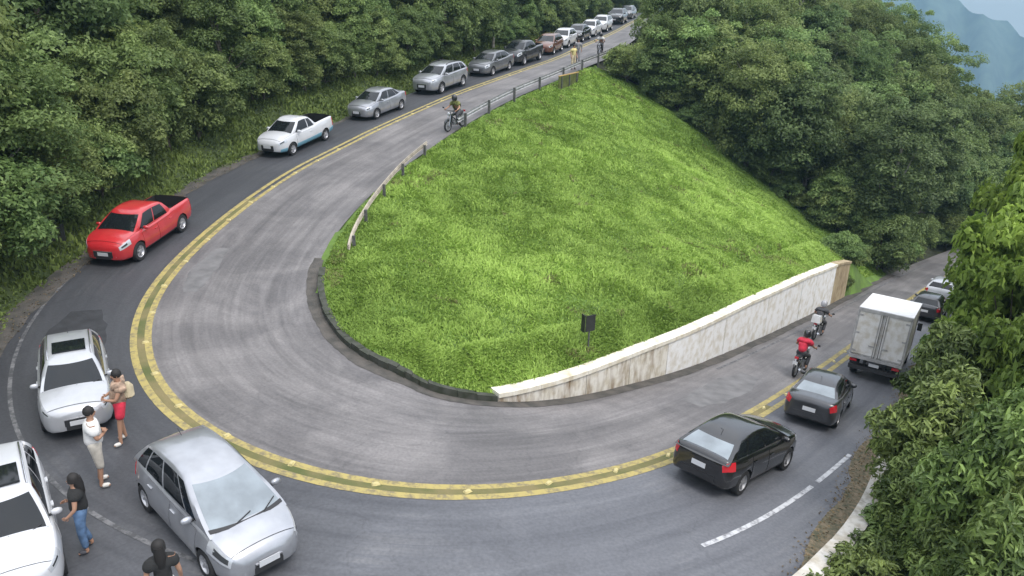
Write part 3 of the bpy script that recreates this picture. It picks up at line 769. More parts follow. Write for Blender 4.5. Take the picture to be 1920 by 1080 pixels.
class Car:
    def __init__(s, P, name, body_mat, label, cat='car', group=None, detail=True):
        s.P = P; s.mat = body_mat; s.detail = detail
        s.root = empty(name, (0, 0, 0), 0, label, cat, group)
        s.build()
    # body surface: x along the car, v from sill (0) to the middle of the top (1)
    def sec(s, x, v):
        P = s.P; w = spl3(P['w'], x); zb = spl(P['zb'], x); zt = spl3(P['zt'], x)
        for ax in (P['ax_f'], P['ax_r']): w += .022 * math.exp(-((x - ax) / .33) ** 2) * (1 if .05 < v < .6 else 0.3)
        H = zt - zb
        y = spl(SEC_PROF, v) * w; z = zb + spl(SEC_PROF, v, 2) * H
        crown = P.get('crown', 0.035) + (.035 if x > P['xa0'] - .1 else 0)
        if v > .66: z += crown * (1 - (y / max(w, 1e-3) / .93) ** 2)
        return Vector((x, y, z))
    def gh(s, u, t):
        """greenhouse: u 0..1 front windscreen (right to left), 1..2 left side front->rear, 2..3 rear window, 3..4 right side; t 0 belt .. 1 roof edge"""
        P = s.P
        tt = t
        bow = 0.012 * math.sin(math.pi * tt)
        xf = P['xa0'] + (P['xa1'] - P['xa0']) * tt + bow; xr = P['xc0'] + (P['xc1'] - P['xc0']) * tt - bow
        y0 = P['gy0'] + (P['gy1'] - P['gy0']) * (max(tt, 0.0) ** 1.45)
        zbel = P['gz0'] + P.get('gz0r', 0.0) * 0; z = zbel
        u = u % 4
        if u <= 1:
            y = y0 * (2 * u - 1) * -1 * -1
            y = -y0 + 2 * y0 * u
            x = xf + P.get('bowf', .10) * (1 - (y / y0) ** 2)
        elif u <= 2:
            k = u - 1; x = xf + (xr - xf) * k; y = y0 * (1 + .018 * math.sin(math.pi * k))
        elif u <= 3:
            k = u - 2; y = y0 - 2 * y0 * k; x = xr - P.get('bowr', .06) * (1 - (y / y0) ** 2)
        else:
            k = u - 3; x = xr + (xf - xr) * k; y = -y0 * (1 + .018 * math.sin(math.pi * k))
        xt = P['xa1'] if u <= 1 else (P['xc1'] if 2 <= u <= 3 else (P['xa1'] + (P['xc1'] - P['xa1']) * (k if u < 2 else 1 - k)))
        z = zbel + (P['gz1'] - s.arch(xt) - zbel) * tt
        return Vector((x, y, z))
    def arch(s, x):
        P = s.P; xm = P['xa1'] + (P['xc1'] - P['xa1']) * .38
        return P.get('arch_f', .05) * max(0, (x - xm) / (P['xa1'] - xm)) ** 2 + P.get('arch_r', .085) * max(0, (xm - x) / (xm - P['xc1'])) ** 2
    def patch(s, fn, u0, u1, t0, t1, nu, nt, off, name, material, parent=None, corner=None, thick=True):
        g = []
        for j in range(nt + 1):
            row = []
            for i in range(nu + 1):
                u = u0 + (u1 - u0) * i / nu; t = t0 + (t1 - t0) * j / nt
                if corner: u, t = corner(u, t)
                e = 1e-3
                p = fn(u, t); du = fn(u + e, t) - fn(u - e, t); dv = fn(u, t + e) - fn(u, t - e)
                n = du.cross(dv)
                n = n.normalized() if n.length > 1e-12 else Vector((0, 0, 1))
                c = Vector((s.P['xmid'], 0, s.P['gz0'] * .8))
                if n.dot(p - c) < 0: n = -n
                row.append((p, n))
            g.append(row)
        vs = [p + n * off for r in g for (p, n) in r]; fs = []
        W = nu + 1
        for j in range(nt):
            for i in range(nu): fs.append((j * W + i, j * W + i + 1, (j + 1) * W + i + 1, (j + 1) * W + i))
        if thick:                                   # rim down to the body so the piece has thickness
            loop = [(0, i) for i in range(nu + 1)] + [(j, nu) for j in range(1, nt + 1)] + [(nt, i) for i in range(nu - 1, -1, -1)] + [(j, 0) for j in range(nt - 1, 0, -1)]
            b0 = len(vs)
            for (j, i) in loop: p, n = g[j][i]; vs.append(p - n * 0.012)
            m = len(loop)
            for k in range(m):
                a = loop[k][0] * W + loop[k][1]; b = loop[(k + 1) % m][0] * W + loop[(k + 1) % m][1]
                fs.append((a, b, b0 + (k + 1) % m, b0 + k))
        b = MB(); b.add(vs, fs)
        return b.build(name, material, parent or s.root, 40)
    def build(s):
        P = s.P; R = s.root
        # ---- lower body
        xs = sorted(set([round(v, 3) for v in list(np.linspace(P['xr'], P['xf'], 40)) + [P['xf'] - .02, P['xf'] - .09, P['xr'] + .015, P['xr'] + .06]] + [round(p[0], 3) for p in P['zt']] + [round(p[0], 3) for p in P['w']]))
        vv = [0, .035, .07, .13, .2, .28, .36, .43, .5, .55, .6, .63, .66, .69, .72, .8, .9, 1.0]
        vs = []; fs = []
        n = len(vv) * 2 - 1
        for x in xs:
            half = [s.sec(x, v) for v in vv]
            ring = half + [Vector((p.x, -p.y, p.z)) for p in half[-2::-1]]
            vs += ring
        for i in range(len(xs) - 1):
            for k in range(n):
                a, b = i * n + k, i * n + (k + 1) % n
                fs.append((a, b, b + n, a + n))
        fs.append(tuple(range(n))); fs.append(tuple((len(xs) - 1) * n + k for k in range(n - 1, -1, -1)))
        b = MB(); b.add(vs, fs); me = b.mesh('body', None)
        for m_ in (s.mat, M_WELL): me.materials.append(m_)
        cut = []
        for x in (P['ax_f'], P['ax_r']):
            for sd in (1, -1):
                c = MB(); c.lathe([(0.001, -.2), (P['wr'] * 1.15, -.2), (P['wr'] * 1.15, .2), (0.001, .2)], 28, 'y', (x, sd * (P['W'] / 2 - .06), P['wr']), 1)
                cm = c.mesh('cutter', None)
                for m_ in (s.mat, M_WELL): cm.materials.append(m_)
                cm.polygons.foreach_set('material_index', [1] * len(cm.polygons)); cut.append(cm)
        if 'bed' in P:
            x0, x1, yb, zf = P['bed']; c = MB(); c.box(((x0 + x1) / 2, 0, zf + 1), (x1 - x0, yb * 2, 2), None, 1); cm = c.mesh('cutter', None)
            for m_ in (s.mat, M_WELL): cm.materials.append(m_)
            cm.polygons.foreach_set('material_index', [1] * len(cm.polygons)); cut.append(cm)
        me = bool_cut(me, cut, 2); me.name = 'body'
        smooth(me, 40)
        s.body = link('body', me, None, R)
        # ---- cabin shell
        nu = 10; us = [i / nu for i in range(4 * nu)]
        rows = []
        for t in (-0.12, 0, .2, .4, .6, .8, .92, 1.0): rows.append([s.gh(u, t) for u in us])
        top = rows[-1]; cz = P['gz1']
        cx = sum(p.x for p in top) / len(top)
        for k, (f, dz) in enumerate(((.95, .022), (.86, .042), (.6, .06), (.3, .07))):
            rows.append([Vector((cx + (p.x - cx) * f, p.y * f, cz - s.arch(cx + (p.x - cx) * f) + dz * P.get('rcrown', 1.0))) for p in top])
        vs = [p for r in rows for p in r]; fs = []
        m = len(us)
        for j in range(len(rows) - 1):
            for k in range(m):
                a, b2 = j * m + k, j * m + (k + 1) % m
                fs.append((a, b2, b2 + m, a + m))
        fs.append(tuple((len(rows) - 1) * m + k for k in range(m))); fs.append(tuple(range(m - 1, -1, -1)))
        b = MB(); b.add(vs, fs); s.cabin = link('cabin', b.mesh('cabin', 50), P.get('roof_mat', s.mat), R)
        # ---- glass
        gl = M_GLASS
        def ins(u, t): return u, t
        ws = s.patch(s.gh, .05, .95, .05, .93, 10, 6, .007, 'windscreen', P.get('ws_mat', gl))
        if s.detail:
            for yy in (-.25, .3):
                wb = MB(); a = s.gh(.5 + yy / 2 / P['gy0'] * 1.0, .045); c = s.gh(.5 + yy / 2 / P['gy0'] + .22, .16)
                wb.tube([a + Vector((.02, 0, .012)), c + Vector((.02, 0, .014))], .012, 5); wb.build('wiper', M_BLKP, ws)
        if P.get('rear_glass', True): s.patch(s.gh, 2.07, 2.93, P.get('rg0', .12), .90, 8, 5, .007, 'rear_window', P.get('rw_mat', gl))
        for (a, c) in P['side_win']:
            s.patch(s.gh, 1 + a, 1 + c, .10, .90, 6, 4, .006, 'side_window', gl)
            s.patch(s.gh, 4 - c, 4 - a, .10, .90, 6, 4, .006, 'side_window', gl)
        if P.get('sunroof'):
            x0, x1, yy = P['sunroof']; z = cz + .066 * P.get('rcrown', 1) - s.arch((x0 + x1) / 2)
            b = MB(); b.box(((x0 + x1) / 2, 0, z), (x1 - x0, yy * 2, .05)); b.build('sunroof', M_GLASS, s.cabin)
        if P.get('rails'):
            for sd in (1, -1):
                b = MB(); y = P['gy1'] * .93 * sd; z = cz + .055
                b.tube([(P['xa1'] - .12, y, z - .03 - s.arch(P['xa1'] - .12))] + [(xx, y, z + .015 - s.arch(xx)) for xx in np.linspace(P['xa1'] - .25, P['xc1'] + .25, 6)] + [(P['xc1'] + .12, y, z - .03 - s.arch(P['xc1'] + .12))], .018, 6); b.build('roof_rail', P.get('rail_mat', M_BLKP), s.cabin)
        b = MB(); b.tube([(P['xc1'] + .25, 0, cz + .05 - s.arch(P['xc1'] + .25)), (P['xc1'] + .08, 0, cz + .14 - s.arch(P['xc1'] + .25))], .007, 5); b.build('aerial', M_BLKP, s.cabin)
        # ---- doors with handles
        if s.detail:
            for (a, c) in P['doors']:
                for sd in (1, -1):
                    fn = (lambda x, v: s.sec(x, v)) if sd > 0 else (lambda x, v: Vector((s.sec(x, v).x, -s.sec(x, v).y, s.sec(x, v).z)))
                    sm_ = s.patch(fn, a - .008, c + .008, .083, .635, 6, 6, .003, 'door_seam', M_WELL, thick=False)
                    d = s.patch(fn, a, c, .09, .63, 6, 6, .010, 'door', P.get('door_mat', s.mat))
                    p = fn(a + .13, .54)
                    hb = MB(); hb.box((p.x, p.y + .02 * sd, p.z), (.17, .03, .03)); hb.build('handle', P.get('handle_mat', s.mat), d)
        if P.get('two_tone'):
            z0, z1, tm = P['two_tone']
            for (a, c) in ((P['ax_r'] + P['wr'] * 1.2, P['ax_f'] - P['wr'] * 1.2), (P['ax_f'] + P['wr'] * 1.18, P['xf'] - .12), (P['xr'] + .12, P['ax_r'] - P['wr'] * 1.18)):
                for sd in (1, -1):
                    fn = (lambda x, v: s.sec(x, v)) if sd > 0 else (lambda x, v: Vector((s.sec(x, v).x, -s.sec(x, v).y, s.sec(x, v).z)))
                    s.patch(fn, a, c, .0, .27, 5, 5, .014, 'lower_side_panel', tm)
        if P.get('cladding'):
            for (a, c) in ((P['ax_r'] + P['wr'] * 1.2, P['ax_f'] - P['wr'] * 1.2),):
                for sd in (1, -1):
                    fn = (lambda x, v: s.sec(x, v)) if sd > 0 else (lambda x, v: Vector((s.sec(x, v).x, -s.sec(x, v).y, s.sec(x, v).z)))
                    s.patch(fn, a, c, .0, .10, 5, 3, .016, 'sill', M_BLKP)
        # ---- lamps
        xf, xr = P['xf'], P['xr']
        for sd in (1, -1):
            fn = (lambda x, v: s.sec(x, v)) if sd > 0 else (lambda x, v: Vector((s.sec(x, v).x, -s.sec(x, v).y, s.sec(x, v).z)))
            a = P.get('hl', (.50, .06, .50, .68)); s.patch(fn, xf - a[0], xf - a[1], a[2], a[3], 6, 4, .008, 'headlight', M_LAMP)
            hd_ = R.children[-1]
            s.patch(fn, xf - a[0] + .16, xf - a[1] - .05, a[2] + .045, a[3] - .045, 5, 3, .011, 'lamp_bowl', M_BOWL, hd_)
            a = P.get('tl', (.02, .30, .46, .64)); s.patch(fn, xr + a[0], xr + a[1], a[2], a[3], 5, 4, .009, 'tail_light', M_TAIL)
            b = MB(); mx, my, mz = P['mir']
            b.lathe([(0.001, -.10), (.06, -.085), (.085, -.03), (.085, .03), (.06, .085), (0.001, .10)], 10, 'y', (0, 0, 0))
            mm = b.mesh('mirror', 60); mm.transform(Matrix.Diagonal((.7, 1.05, .85, 1))); mm.transform(Matrix.Translation((mx, sd * (my - .09), mz)))
            a2 = MB(); a2.box((mx, sd * (my - .22), mz - .04), (.05, .12, .03))
            mo = link('mirror', mm, P.get('mirror_mat', s.mat), R); a2.build('mirror_arm', M_BLKP, mo)
        # ---- bonnet panel and black cowl under the windscreen
        if s.detail:
            def fnb(x, v):
                k = 1 - abs(v); q = s.sec(x, .69 + .31 * k); return Vector((q.x, q.y if v >= 0 else -q.y, q.z))
            s.patch(fnb, P['xa0'] - .02, xf - .168, -.92, .92, 8, 12, .007, 'bonnet_seam', M_WELL, thick=False)
            s.patch(fnb, P['xa0'] - .02, xf - .175, -.91, .91, 8, 12, .014, 'bonnet', s.mat)
            s.patch(s.gh, .03, .97, -.02, .05, 10, 1, .016, 'cowl', M_BLKP)
            for sd in (1, -1):
                fg = MB(); fg.lathe([(0.001, .03), (.045, .025), (.05, 0.0)], 10, 'x', (xf - .035, sd * spl(P['w'], xf) * .98, spl(P['zb'], xf) + .11)); fg.build('fog_light', M_LAMP, R)
        # ---- nose and tail
        wf = spl(P['w'], xf); zb = spl(P['zb'], xf); zt = spl(P['zt'], xf)
        gh_ = P.get('grille', (.62, .5, .16))
        b = MB(); b.box((xf + .002, 0, zb + (zt - zb) * gh_[1]), (.03, wf * 2 * gh_[0], gh_[2])); gr_ = b.build('grille', M_BLKP, R)
        b = MB(); b.box((xf + .012, 0, zb + (zt - zb) * gh_[1] + gh_[2] * .5), (.03, wf * 2 * gh_[0] * .98, .025)); b.build('grille_trim', M_CHROME, gr_)
        b = MB(); b.box((xf + .0, 0, zb + .07), (.04, wf * 1.3, .13)); b.build('lower_intake', M_BLKP, R)
        b = MB(); b.box((xf + .030, 0, zb + .20), (.012, .40, .13)); b.build('number_plate', M_PLATE, R)
        wr_ = spl(P['w'], xr); zb = spl(P['zb'], xr); zt = spl(P['zt'], xr)
        b = MB(); b.box((xr - .012, 0, zb + (zt - zb) * P.get('plate_r', .62)), (.014, .40, .13)); b.build('number_plate', M_PLATE, R)
        b = MB(); b.box((xr - .004, 0, zb + .09), (.04, wr_ * 1.7, .17)); b.build('rear_bumper', P.get('bump_mat', M_BLKP), R)
        # ---- wheels
        for x in (P['ax_f'], P['ax_r']):
            for sd in (1, -1): wheel(R, x, sd * (P['W'] / 2 - P['ww'] / 2 - .015), P['wr'], P['ww'], sd, P.get('rim_mat', M_RIM))
    def place(s, loc, yaw, slope=0.0, scale=1.0):
        R = s.root
        R.rotation_mode = 'XYZ'
        R.location = loc; R.rotation_euler = (0, -math.atan(slope), yaw); R.scale = (scale,) * 3
        return s

def base(L, W, H, wb, fo, kind='hatch'):
    """profile dictionary with the origin under the middle of the wheelbase"""
    xf = wb / 2 + fo; xr = xf - L; h = W / 2
    P = dict(W=W, xf=xf, xr=xr, ax_f=wb / 2, ax_r=-wb / 2, wr=.31, ww=.2, xmid=(xf + xr) / 2)
    P['w'] = [(xr, h * .66), (xr + .03, h * .78), (xr + .10, h * .88), (xr + .28, h * .955), (xr + .7, h * .99), (-.1, h), (xf - 1.0, h * .985), (xf - .55, h * .95), (xf - .30, h * .89), (xf - .14, h * .79), (xf - .05, h * .66), (xf, h * .50)]
    P['zb'] = [(xr, .36), (xr + .12, .26), (xr + .5, .22), (xf - .5, .20), (xf - .12, .22), (xf, .27)]
    return P
def P_minivan():
    P = base(3.9, 1.695, 1.53, 2.5, .80)
    xf, xr = P['xf'], P['xr']
    P['zt'] = [(xr, .80), (xr + .04, .96), (xr + .12, 1.03), (-.6, 1.01), (.6, .97), (1.12, .955), (1.45, .90), (xf - .32, .79), (xf - .15, .71), (xf - .05, .62), (xf, .54)]
    P.update(gz0=.96, gz1=1.455, gy0=.755, gy1=.56, xa0=1.30, xa1=.22, xc0=xr + .10, xc1=xr + .42, side_win=[(.10, .22), (.245, .53), (.56, .80), (.825, .94)], doors=[(-.02, .98), (-.98, -.05)], mir=(.82, .98, 1.03), bowf=.16,
             hl=(.66, .13, .50, .69), tl=(.03, .22, .42, .66), wr=.295, ww=.19, rg0=.1, ws_mat=M_GLASS_SKY, rcrown=1.1, arch_f=.07, arch_r=.10)
    return P
def P_suv(L=4.45, W=1.82, H=1.62, wb=2.64):
    P = base(L, W, H, wb, .90)
    xf, xr = P['xf'], P['xr']
    P['zt'] = [(xr, .94), (xr + .05, 1.06), (xr + .12, 1.10), (-.6, 1.07), (.6, 1.04), (1.15, 1.05), (1.6, 1.0), (xf - .25, .93), (xf - .08, .84), (xf, .74)]
    P.update(gz0=1.04, gz1=1.53, gy0=.79, gy1=.585, xa0=1.20, xa1=.28, xc0=xr + .10, xc1=xr + .45, side_win=[(.08, .40), (.43, .72), (.75, .92)], doors=[(-.04, .96), (-.98, -.08)], mir=(.80, 1.02, 1.10), bowf=.14,
             hl=(.46, .07, .56, .69), tl=(.02, .26, .5, .66), wr=.345, ww=.225, cladding=True, rails=True, grille=(.7, .55, .2))
    P['zb'] = [(xr, .42), (xr + .12, .33), (xr + .5, .28), (xf - .5, .26), (xf - .12, .28), (xf, .33)]
    return P
def P_sedan(L=4.4, W=1.73, H=1.47, wb=2.6, deck=1.0):
    P = base(L, W, H, wb, .83)
    xf, xr = P['xf'], P['xr']
    P['zt'] = [(xr, .84), (xr + .05, .95), (xr + .15, deck), (xr + .55, deck + .02), (-.6, .95), (.6, .92), (1.1, .93), (1.5, .88), (xf - .25, .79), (xf - .07, .70), (xf, .60)]
    P.update(gz0=.92, gz1=1.395, gy0=.745, gy1=.54, xa0=1.16, xa1=.28, xc0=xr + .52, xc1=xr + 1.15, side_win=[(.08, .42), (.45, .77), (.79, .92)], doors=[(-.02, .95), (-.98, -.06)], mir=(.75, .96, .98), bowf=.13,
             hl=(.46, .08, .52, .67), tl=(.02, .24, .5, .68), wr=.305, ww=.195, rg0=.14)
    return P
def P_hatch(L=4.0, W=1.7, H=1.48, wb=2.5):
    P = base(L, W, H, wb, .80)
    xf, xr = P['xf'], P['xr']
    P['zt'] = [(xr, .82), (xr + .05, .95), (xr + .12, .99), (-.6, .96), (.6, .92), (1.1, .93), (1.45, .88), (xf - .25, .79), (xf - .07, .70), (xf, .60)]
    P.update(gz0=.92, gz1=1.405, gy0=.74, gy1=.54, xa0=1.14, xa1=.26, xc0=xr + .10, xc1=xr + .52, side_win=[(.08, .42), (.45, .75), (.78, .91)], doors=[(-.02, .95), (-.95, -.06)], mir=(.75, .95, .98), bowf=.13,
             hl=(.46, .08, .52, .67), tl=(.02, .22, .48, .66), wr=.30, ww=.19)
    return P
def P_pickup(double=True):
    if double:
        P = base(4.9, 1.84, 1.72, 2.98, .88); xf, xr = P['xf'], P['xr']
        P['zt'] = [(xr, .98), (xr + .04, 1.13), (xr + .12, 1.15), (-.9, 1.14), (-.8, 1.10), (.7, 1.06), (1.45, 1.08), (1.9, 1.03), (xf - .25, .95), (xf - .08, .84), (xf, .72)]
        P.update(gz0=1.06, gz1=1.60, gy0=.80, gy1=.60, xa0=1.48, xa1=.62, xc0=-1.02, xc1=-.72, side_win=[(.09, .47), (.50, .88)], doors=[(.18, 1.16), (-.86, .14)], mir=(1.0, 1.04, 1.14), wr=.365, ww=.235, bed=(xr + .10, -1.06, .74, .68), cladding=True)
    else:
        P = base(4.45, 1.71, 1.52, 2.72, .82); xf, xr = P['xf'], P['xr']
        P['zt'] = [(xr, .88), (xr + .04, 1.06), (xr + .12, 1.08), (-.75, 1.03), (-.6, .98), (.6, .95), (1.2, .96), (1.6, .92), (xf - .25, .84), (xf - .08, .74), (xf, .62)]
        P.update(gz0=.95, gz1=1.45, gy0=.745, gy1=.56, xa0=1.20, xa1=.45, xc0=-.78, xc1=-.45, side_win=[(.10, .62), (.66, .90)], doors=[(-.30, .98)], mir=(.82, .97, 1.02), wr=.305, ww=.2, bed=(xr + .10, -.82, .70, .60))
    P.update(bowf=.12, bowr=.02, hl=(.5, .08, .52, .67), tl=(.02, .2, .3, .62), rg0=.25, grille=(.8, .5, .24))
    P['zb'] = [(xr, .46), (xr + .12, .38), (xr + .5, .32), (xf - .5, .28), (xf - .12, .30), (xf, .34)]
    return P

def on_lane(s, o, rev=False, scale=1.0):
    return dict(loc=cl_at(s, o, 0.004), yaw=heading(s) + (math.pi if rev else 0), scale=scale)
def slope_at(s):
    return float((np.interp(s + 1, SS, ST[:, 2]) - np.interp(s - 1, SS, ST[:, 2])) / 2)
def drop(car, x, y, yaw_deg, scale):
    """stand a vehicle on the road at x, y with its heading; it takes the slope of the road"""
    s, o, zz, D = cl_nearest(np.array([[x, y]])); s = float(s[0]); o = float(o[0])
    yaw = math.radians(yaw_deg)
    dx, dy = math.cos(yaw), math.sin(yaw)
    def rz(px, py):
        a, b, _, _ = cl_nearest(np.array([[px, py]])); return float(road_z(a, b)[0] if hasattr(road_z(a, b), '__len__') else road_z(a, b))
    z1, z0 = rz(x + dx * 1.3, y + dy * 1.3), rz(x - dx * 1.3, y - dy * 1.3)
    l1, l0 = rz(x - dy * .8, y + dx * .8), rz(x + dy * .8, y - dx * .8)
    sl = (z1 - z0) / 2.6; roll = (l1 - l0) / 1.6
    R = car.root if hasattr(car, 'root') else car
    fw = Vector((dx, dy, sl)).normalized(); lf = Vector((-dy, dx, roll)); up = fw.cross(lf).normalized(); lf = up.cross(fw)
    Mx = Matrix((fw, lf, up)).transposed().to_4x4()
    R.matrix_world = Matrix.Translation((x, y, (z1 + z0) / 2 + .004)) @ Mx @ Matrix.Scale(scale, 4)
    return car

P_SILVER = paint('silver', (0.37, 0.38, 0.405), 0.55, 0.30)
P_GREYSILVER = paint('grey_silver', (0.33, 0.34, 0.365), 0.55, 0.3)
P_WHITE = paint('white', (0.53, 0.54, 0.56), 0.0, 0.3, 0.05)
P_PEARL = paint('pearl_silver', (0.42, 0.43, 0.45), 0.25, 0.3, 0.06)
P_RED = paint('red', (0.46, 0.022, 0.028), 0.0, 0.3, 0.1)
P_BLACK = paint('black', (0.008, 0.008, 0.009), 0.0, 0.22, 0.2)
P_DARK = paint('dark_grey', (0.035, 0.036, 0.040), 0.3, 0.3, 0.15)
P_GREY = paint('mid_grey', (0.15, 0.155, 0.165), 0.4, 0.3, 0.1)
P_BROWN = paint('brown', (0.13, 0.05, 0.028), 0.1, 0.35, 0.15)
M_BLUE = mat('paint_teal_blue', (0.14, 0.30, 0.38), 0.4)

# ------------------------------------------------------------------ the traffic
Q1 = 'vehicles queued on the uphill lane'; Q2 = 'vehicles on the lower lane'
P = P_suv(); P.update(sunroof=(-.62, .12, .44), rail_mat=M_CHROME, mirror_mat=P_WHITE)
drop(Car(P, 'parked_car', P_WHITE, 'white car with dark sunroof cut off by the left picture edge', 'car', Q1), -9.2, 11.6, -54, .90)
P = P_minivan()
drop(Car(P, 'parked_car', P_SILVER, 'silver rounded minivan with pale windscreen nearest the bottom edge', 'car', Q1), -5.75, 12.6, -43, 1.0)
P = P_suv(); P.update(sunroof=(-.75, -.05, .42), rail_mat=M_CHROME)
drop(Car(P, 'parked_car', P_PEARL, 'pearl white car with dark sunroof beside the person in red shorts', 'car', Q1), -10.75, 16.95, -60, .86)
P = P_pickup(True); P.update(mirror_mat=P_RED)
drop(Car(P, 'pickup_truck', P_RED, 'bright red double cab pickup beside the grass bank', 'pickup', Q1), -14.0, 27.8, -97.5, .96)
P = P_pickup(False); P.update(two_tone=(0, 1, M_BLUE), bump_mat=M_BLUE)
drop(Car(P, 'pickup_truck', P_WHITE, 'white single cab pickup with blue lower sides', 'pickup', Q1), -11.7, 41.2, -110.8, 1.08)
P = P_sedan(4.25)
drop(Car(P, 'queued_car', P_GREYSILVER, 'grey silver sedan queued behind the white and blue pickup', 'car', Q1), -8.6, 48.6, -114.0, 1.05)
def queue(P, name, m, label, cat, s, o, scale, det=True):
    p = cl_at(s, o); return drop(Car(P, name, m, label, cat, Q1, det), p.x, p.y, math.degrees(heading(s)), scale)
queue(P_suv(), 'queued_car', P_SILVER, 'light silver sport utility car, eighth from the dark tree end', 'car', 95.0, -1.9, 1.14)
queue(P_sedan(4.5), 'queued_car', P_GREY, 'mid grey sedan directly behind the light silver utility car', 'car', 87.3, -1.9, 1.14)
queue(P_pickup(True), 'pickup_truck', P_DARK, 'dark grey double cab pickup ahead of the brown car', 'pickup', 81.2, -1.9, 1.12)
P = P_hatch(4.1); P.update(mirror_mat=P_BROWN)
queue(P, 'queued_car', P_BROWN, 'brown hatchback with bright lamps behind the dark pickup', 'car', 73.8, -1.9, 1.15, False)
queue(P_hatch(4.1), 'queued_car', P_WHITE, 'white hatchback behind the brown car on the upper road', 'car', 68.0, -1.9, 1.15, False)
queue(P_sedan(), 'queued_car', P_BLACK, 'black sedan between two white cars on the upper road', 'car', 62.2, -1.9, 1.15, False)
queue(P_hatch(), 'queued_car', P_WHITE, 'small white hatchback behind the black sedan far up the road', 'car', 56.2, -1.9, 1.15, False)
queue(P_suv(), 'queued_car', P_WHITE, 'white utility car just before the last bend of the upper road', 'car', 50.2, -1.8, 1.12, False)
queue(P_suv(), 'queued_car', P_BLACK, 'black utility car in the dark at the far road bend', 'car', 39.0, -1.7, 1.2, False)
queue(P_hatch(), 'queued_car', P_GREY, 'grey hatchback last in the queue under the trees', 'car', 29.5, -1.9, 1.2, False)

# --- lower lane
P = P_suv(); P.update(rails=False, bump_mat=P_BLACK, rw_mat=M_GLASS_SKY, tl=(.02, .34, .50, .67), rim_mat=M_STEELRIM, plate_r=.66, gz1=1.50, xc1=P['xr'] + .75, arch_r=.13, arch_f=.07, xa1=.22, rg0=.08)
drop(Car(P, 'moving_car', P_BLACK, 'black hatchback with red tail lamps and pale rear window', 'car', Q2), 6.0, 17.45, 45.6, .94)
P = P_sedan(); P.update(rw_mat=M_GLASS_SKY, bump_mat=P_DARK, arch_r=.10, gz1=1.41)
drop(Car(P, 'moving_car', P_DARK, 'dark grey sedan right behind the box truck', 'car', Q2), 10.35, 22.85, 58, .95)
P = P_hatch(); p = cl_at(180.4, -1.35)
drop(Car(P, 'moving_car', P_DARK, 'dark hatchback half hidden ahead of the box truck', 'car', Q2, False), p.x, p.y, math.degrees(heading(180.4)), .95)
P = P_suv(); P.update(rails=False); p = cl_at(186.3, -1.3)
drop(Car(P, 'moving_car', P_WHITE, 'white car farthest down the lower road', 'car', Q2, False), p.x, p.y, math.degrees(heading(186.3)), .95)

